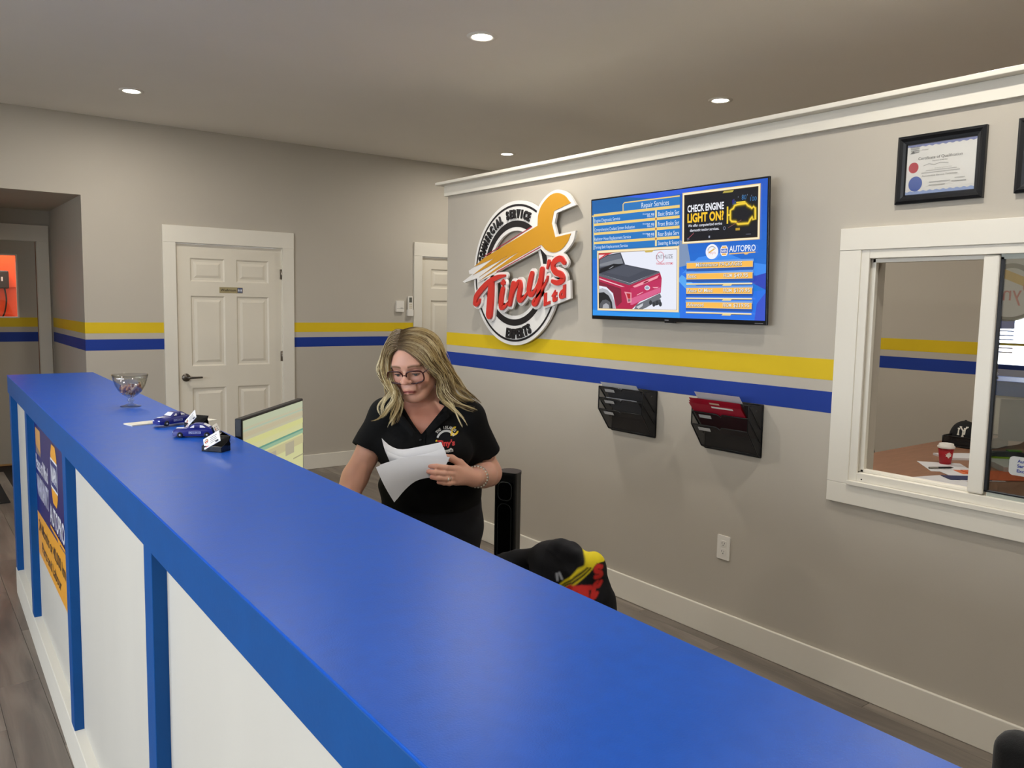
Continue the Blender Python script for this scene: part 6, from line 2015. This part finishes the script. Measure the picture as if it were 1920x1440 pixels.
# keep every strand outside the head and the shirt
P_ = np.concatenate([a for a, _, _ in all_s])
def push(P_, fn, off, it=3):
    off = np.broadcast_to(off, (len(P_),))
    for _ in range(it):
        d = fn(P_); idx = np.nonzero(d < off)[0]
        if not len(idx): break
        e = 8e-4; g = np.zeros((len(idx), 3))
        for k in range(3):
            dp = np.zeros(3); dp[k] = e
            g[:, k] = fn(P_[idx] + dp) - fn(P_[idx] - dp)
        g /= np.linalg.norm(g, axis=1)[:, None] + 1e-9
        P_[idx] += g * (off[idx] - d[idx])[:, None]
    return P_
jit = rh.uniform(0, .006, len(P_))
P_ = push(P_, head_fn, .0045)
P_ = push(P_, ub_fn, .0010 + jit)
P_ = push(P_, lambda p: sb.ev(p), .004)
o0 = 0
for a, cc, r in all_s:
    m = len(a); pts = P_[o0:o0 + m]; o0 += m
    # smooth a little after pushing
    for _ in range(2): pts[1:-1] = .25 * pts[:-2] + .5 * pts[1:-1] + .25 * pts[2:]
    t = np.gradient(pts, axis=0); t /= np.linalg.norm(t, axis=1)[:, None] + 1e-9
    ref = np.array([0.3, -1, 0.2]); n1 = np.cross(t, ref); n1 /= np.linalg.norm(n1, axis=1)[:, None] + 1e-9; n2 = np.cross(t, n1)
    s = np.linspace(0, 1, m); rr = r * np.clip(np.minimum(.5 + 4 * s, 1.15 * (1 - s) ** .6 + .08), .1, 1)
    ring = np.stack([pts + (n1 * math.cos(an) + n2 * math.sin(an)) * rr[:, None] for an in (0, 2.094, 4.189)], 1).reshape(-1, 3)
    b0 = len(tube_v) and sum(len(x) for x in tube_v)
    tube_v.append(ring)
    i_ = np.arange(m - 1)[:, None] * 3
    q4 = np.concatenate([np.stack([i_[:, 0] + k, i_[:, 0] + 3 + k, i_[:, 0] + 3 + (k + 1) % 3, i_[:, 0] + (k + 1) % 3], 1) for k in range(3)])
    tube_f.append((q4, m * 3))
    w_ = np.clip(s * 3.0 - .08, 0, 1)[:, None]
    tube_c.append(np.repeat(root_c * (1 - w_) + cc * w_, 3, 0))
off_ = 0; F_ = []
for q4, n_ in tube_f:
    F_.append(q4 + off_); off_ += n_
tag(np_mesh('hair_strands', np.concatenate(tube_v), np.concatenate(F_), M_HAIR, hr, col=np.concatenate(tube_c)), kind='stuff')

# ---- glasses
M_TORT = mat('tortoise_acetate', '3a1414', .22, var=.35, vscale=120)
gl = None
fm = MB()
def gpt(q): return tuple(h2l(np.array(q)))
for s in (-1, 1):
    out = []
    for i in range(36):
        a = 2 * PI * i / 36; ca, sa = math.cos(a), math.sin(a)
        ex = .0285 * math.copysign(abs(ca) ** .62, ca); ez = .0205 * math.copysign(abs(sa) ** .66, sa)
        x = s * (.0345 + s * 0) + ex * 1.0
        z = -.006 + ez - (.003 if sa < 0 and ca * s < 0 else 0)
        out.append((x, .1065 - .55 * (x * x) / .08 * .08 * 4 - .004 - (z + .006) * -.10, z))
    fm.tube([gpt(p) for p in out], .0025, 8, closed=True)
    if s == -1: lensL = out
    else: lensR = out
fm.tube([gpt(p) for p in ((-.0068, .1025, -.002), (0, .1045, .001), (.0068, .1025, -.002))], .0021, 8)
for s in (-1, 1):
    fm.tube([gpt(p) for p in ((s * .0625, .0915, .004), (s * .0650, .082, .006), (s * .0715, .04, .005), (s * .0740, .0, .000))], .0018, 8)
gl = fm.build('glasses', M_TORT, pe)
gl['label'] = 'dark tortoiseshell glasses'
for ls in (lensL, lensR):
    MB().add([gpt(p) for p in ls], [tuple(range(36))]).build('lens', glass_mat('lens_glass', (.97, .97, .97), .8), gl)
# lashes: downcast lids
ls = MB()
for s in (-1, 1):
    pts = []
    for t in np.linspace(-1, 1, 11):
        x = s * .031 + t * .0135
        z = -.0020 + .0022 * (1 - t * t)
        y = .0745 + .0138 * math.sqrt(max(0, 1 - (t * .95) ** 2)) * math.sqrt(max(.05, 1 - ((z - .002) / .0125) ** 2)) + .0008
        pts.append(gpt((x, y, z)))
    ls.tube(pts, [.0005, .0010, .0012, .0013, .0013, .0013, .0013, .0013, .0012, .0010, .0005], 6)
ls.build('eyelashes', mat('lash_dark', '2a1c18', .6), pe)

for s in (-1, 1):
    e_ = MB().sphere((0, 0, 0), .0119, 20, 14)
    e_.v = [gpt((s * .031 + a, .0752 + b, .0015 + c)) for a, b, c in e_.v]
    eo = e_.build('eye', mat('eye_white', 'd9d2cc', .2), pe)
    i_ = MB().add([gpt((s * .031 + .001 + .0052 * math.cos(a), .0752 + .0112, -.0035 + .0046 * math.sin(a))) for a in np.linspace(0, 2 * PI, 17)[:-1]], [tuple(range(16))])
    i_.build('iris', mat('iris_grey', '4a5054', .15), eo)
# ---- earring, bracelets, ring
MB().sphere(gpt((.0850, .014, -.040)), .0055, 14, 10).build('pearl_earring', mat('pearl', 'efe9df', .2, spec=.7), pe)
ax = (WRL - ELL) / np.linalg.norm(WRL - ELL)
def around(c, ax, r, tilt, n=24, sq=1.0):
    ax = ax / np.linalg.norm(ax); u = np.cross(ax, [0, 0, 1]); u /= np.linalg.norm(u); w_ = np.cross(ax, u)
    return [tuple(np.array(c) + u * r * math.cos(2 * PI * i / n) * sq + w_ * r * math.sin(2 * PI * i / n) + ax * tilt * math.cos(2 * PI * i / n + 1)) for i in range(n)]
c1 = WRL - ax * .050
bc = MB().tube(around(c1, ax, .0360, .008), .0016, 6, closed=True).build('bracelet', mat('silver', 'd8d4cc', .2, 1.0), pe)
bd = MB()
for p in around(c1 + ax * .010, ax, .0345, .010, 22): bd.sphere(p, .0030, 8, 6)
bd.build('beads', mat('white_beads', 'e9e4da', .25), bc)
a_, b_ = np.array(KN['r']), np.array(FT['r'][0]); c2 = a_ + (b_ - a_) * .62
rg = MB().tube(around(c2, b_ - a_, .0102, 0), .0013, 6, closed=True).build('ring', mat('silver', 'd8d4cc', .2, 1.0), pe)
MB().sphere(c2 + np.array([-.002, -.0120, .001]), .0055, 12, 8).build('pearl', mat('pearl', 'efe9df', .2), rg)

# ---- papers in her hand
def curled(name, label, edges, n=14, m=10, off=(0, 0, 0), mt_=None, sc=1.0):
    """edges: top, bottom polylines from the held (right) end to the free end"""
    t = thing(name, pe.location, label, 'paper', pe.rotation_euler)
    top, bot = [np.array(catmull(e, 8)) for e in edges]
    def rs(c):
        L = np.concatenate([[0], np.cumsum(np.linalg.norm(np.diff(c, axis=0), axis=1))]); u = np.linspace(0, L[-1] * sc, n)
        return np.stack([np.interp(u, L, c[:, k]) for k in range(3)], 1)
    A, B_ = rs(top), rs(bot)
    rows = []
    for i in range(n):
        s = i / (n - 1)
        row = []
        for j in range(m):
            t_ = j / (m - 1)
            p = A[i] * (1 - t_) + B_[i] * t_ + np.array(off)
            p = p + np.array([0, -.010 * math.sin(PI * t_) * (.3 + s), 0])
            row.append(tuple(p))
        rows.append(row)
    a = MB(); a.grid(rows); a.grid([[(p[0], p[1] + .0006, p[2]) for p in r] for r in rows])
    a.build('sheet', mt_ or M_PAPERH, t)
    return t
M_PAPERH = mat('held_paper', 'e6e8ee', .6, var=.02, vscale=6)
upT = [(.062, -.168, 1.142), (.005, -.188, 1.132), (-.055, -.206, 1.124), (-.090, -.216, 1.138), (-.112, -.222, 1.160)]
upB = [(.085, -.172, 1.088), (.030, -.190, 1.088), (-.030, -.205, 1.085), (-.070, -.214, 1.088), (-.090, -.220, 1.095)]
curled('paper_sheet', 'rear sheet of the held papers, its corner curling up', (upT, upB), off=(0, .004, .002))
curled('paper_sheet', 'second sheet of the held papers just below the upper edge', ([tuple(np.array(p) + (.006, 0, -.010)) for p in upT[:4]] + [(-.100, -.220, 1.140)], upB), off=(.002, .001, -.003))
loT = [(.086, -.174, 1.096), (.030, -.194, 1.103), (-.030, -.214, 1.104), (-.080, -.234, 1.094), (-.124, -.246, 1.080)]
loB = [(.058, -.180, 1.036), (.025, -.192, 1.039), (-.012, -.206, 1.030), (-.045, -.216, 1.002), (-.072, -.224, .969)]
curled('paper_sheet', 'front sheet of the held papers bending down to a point', (loT, loB), off=(0, -.004, 0))
curled('paper_sheet', 'middle sheet of the held papers behind the front one', (loT, loB), off=(.004, -.0015, .004), sc=.97)
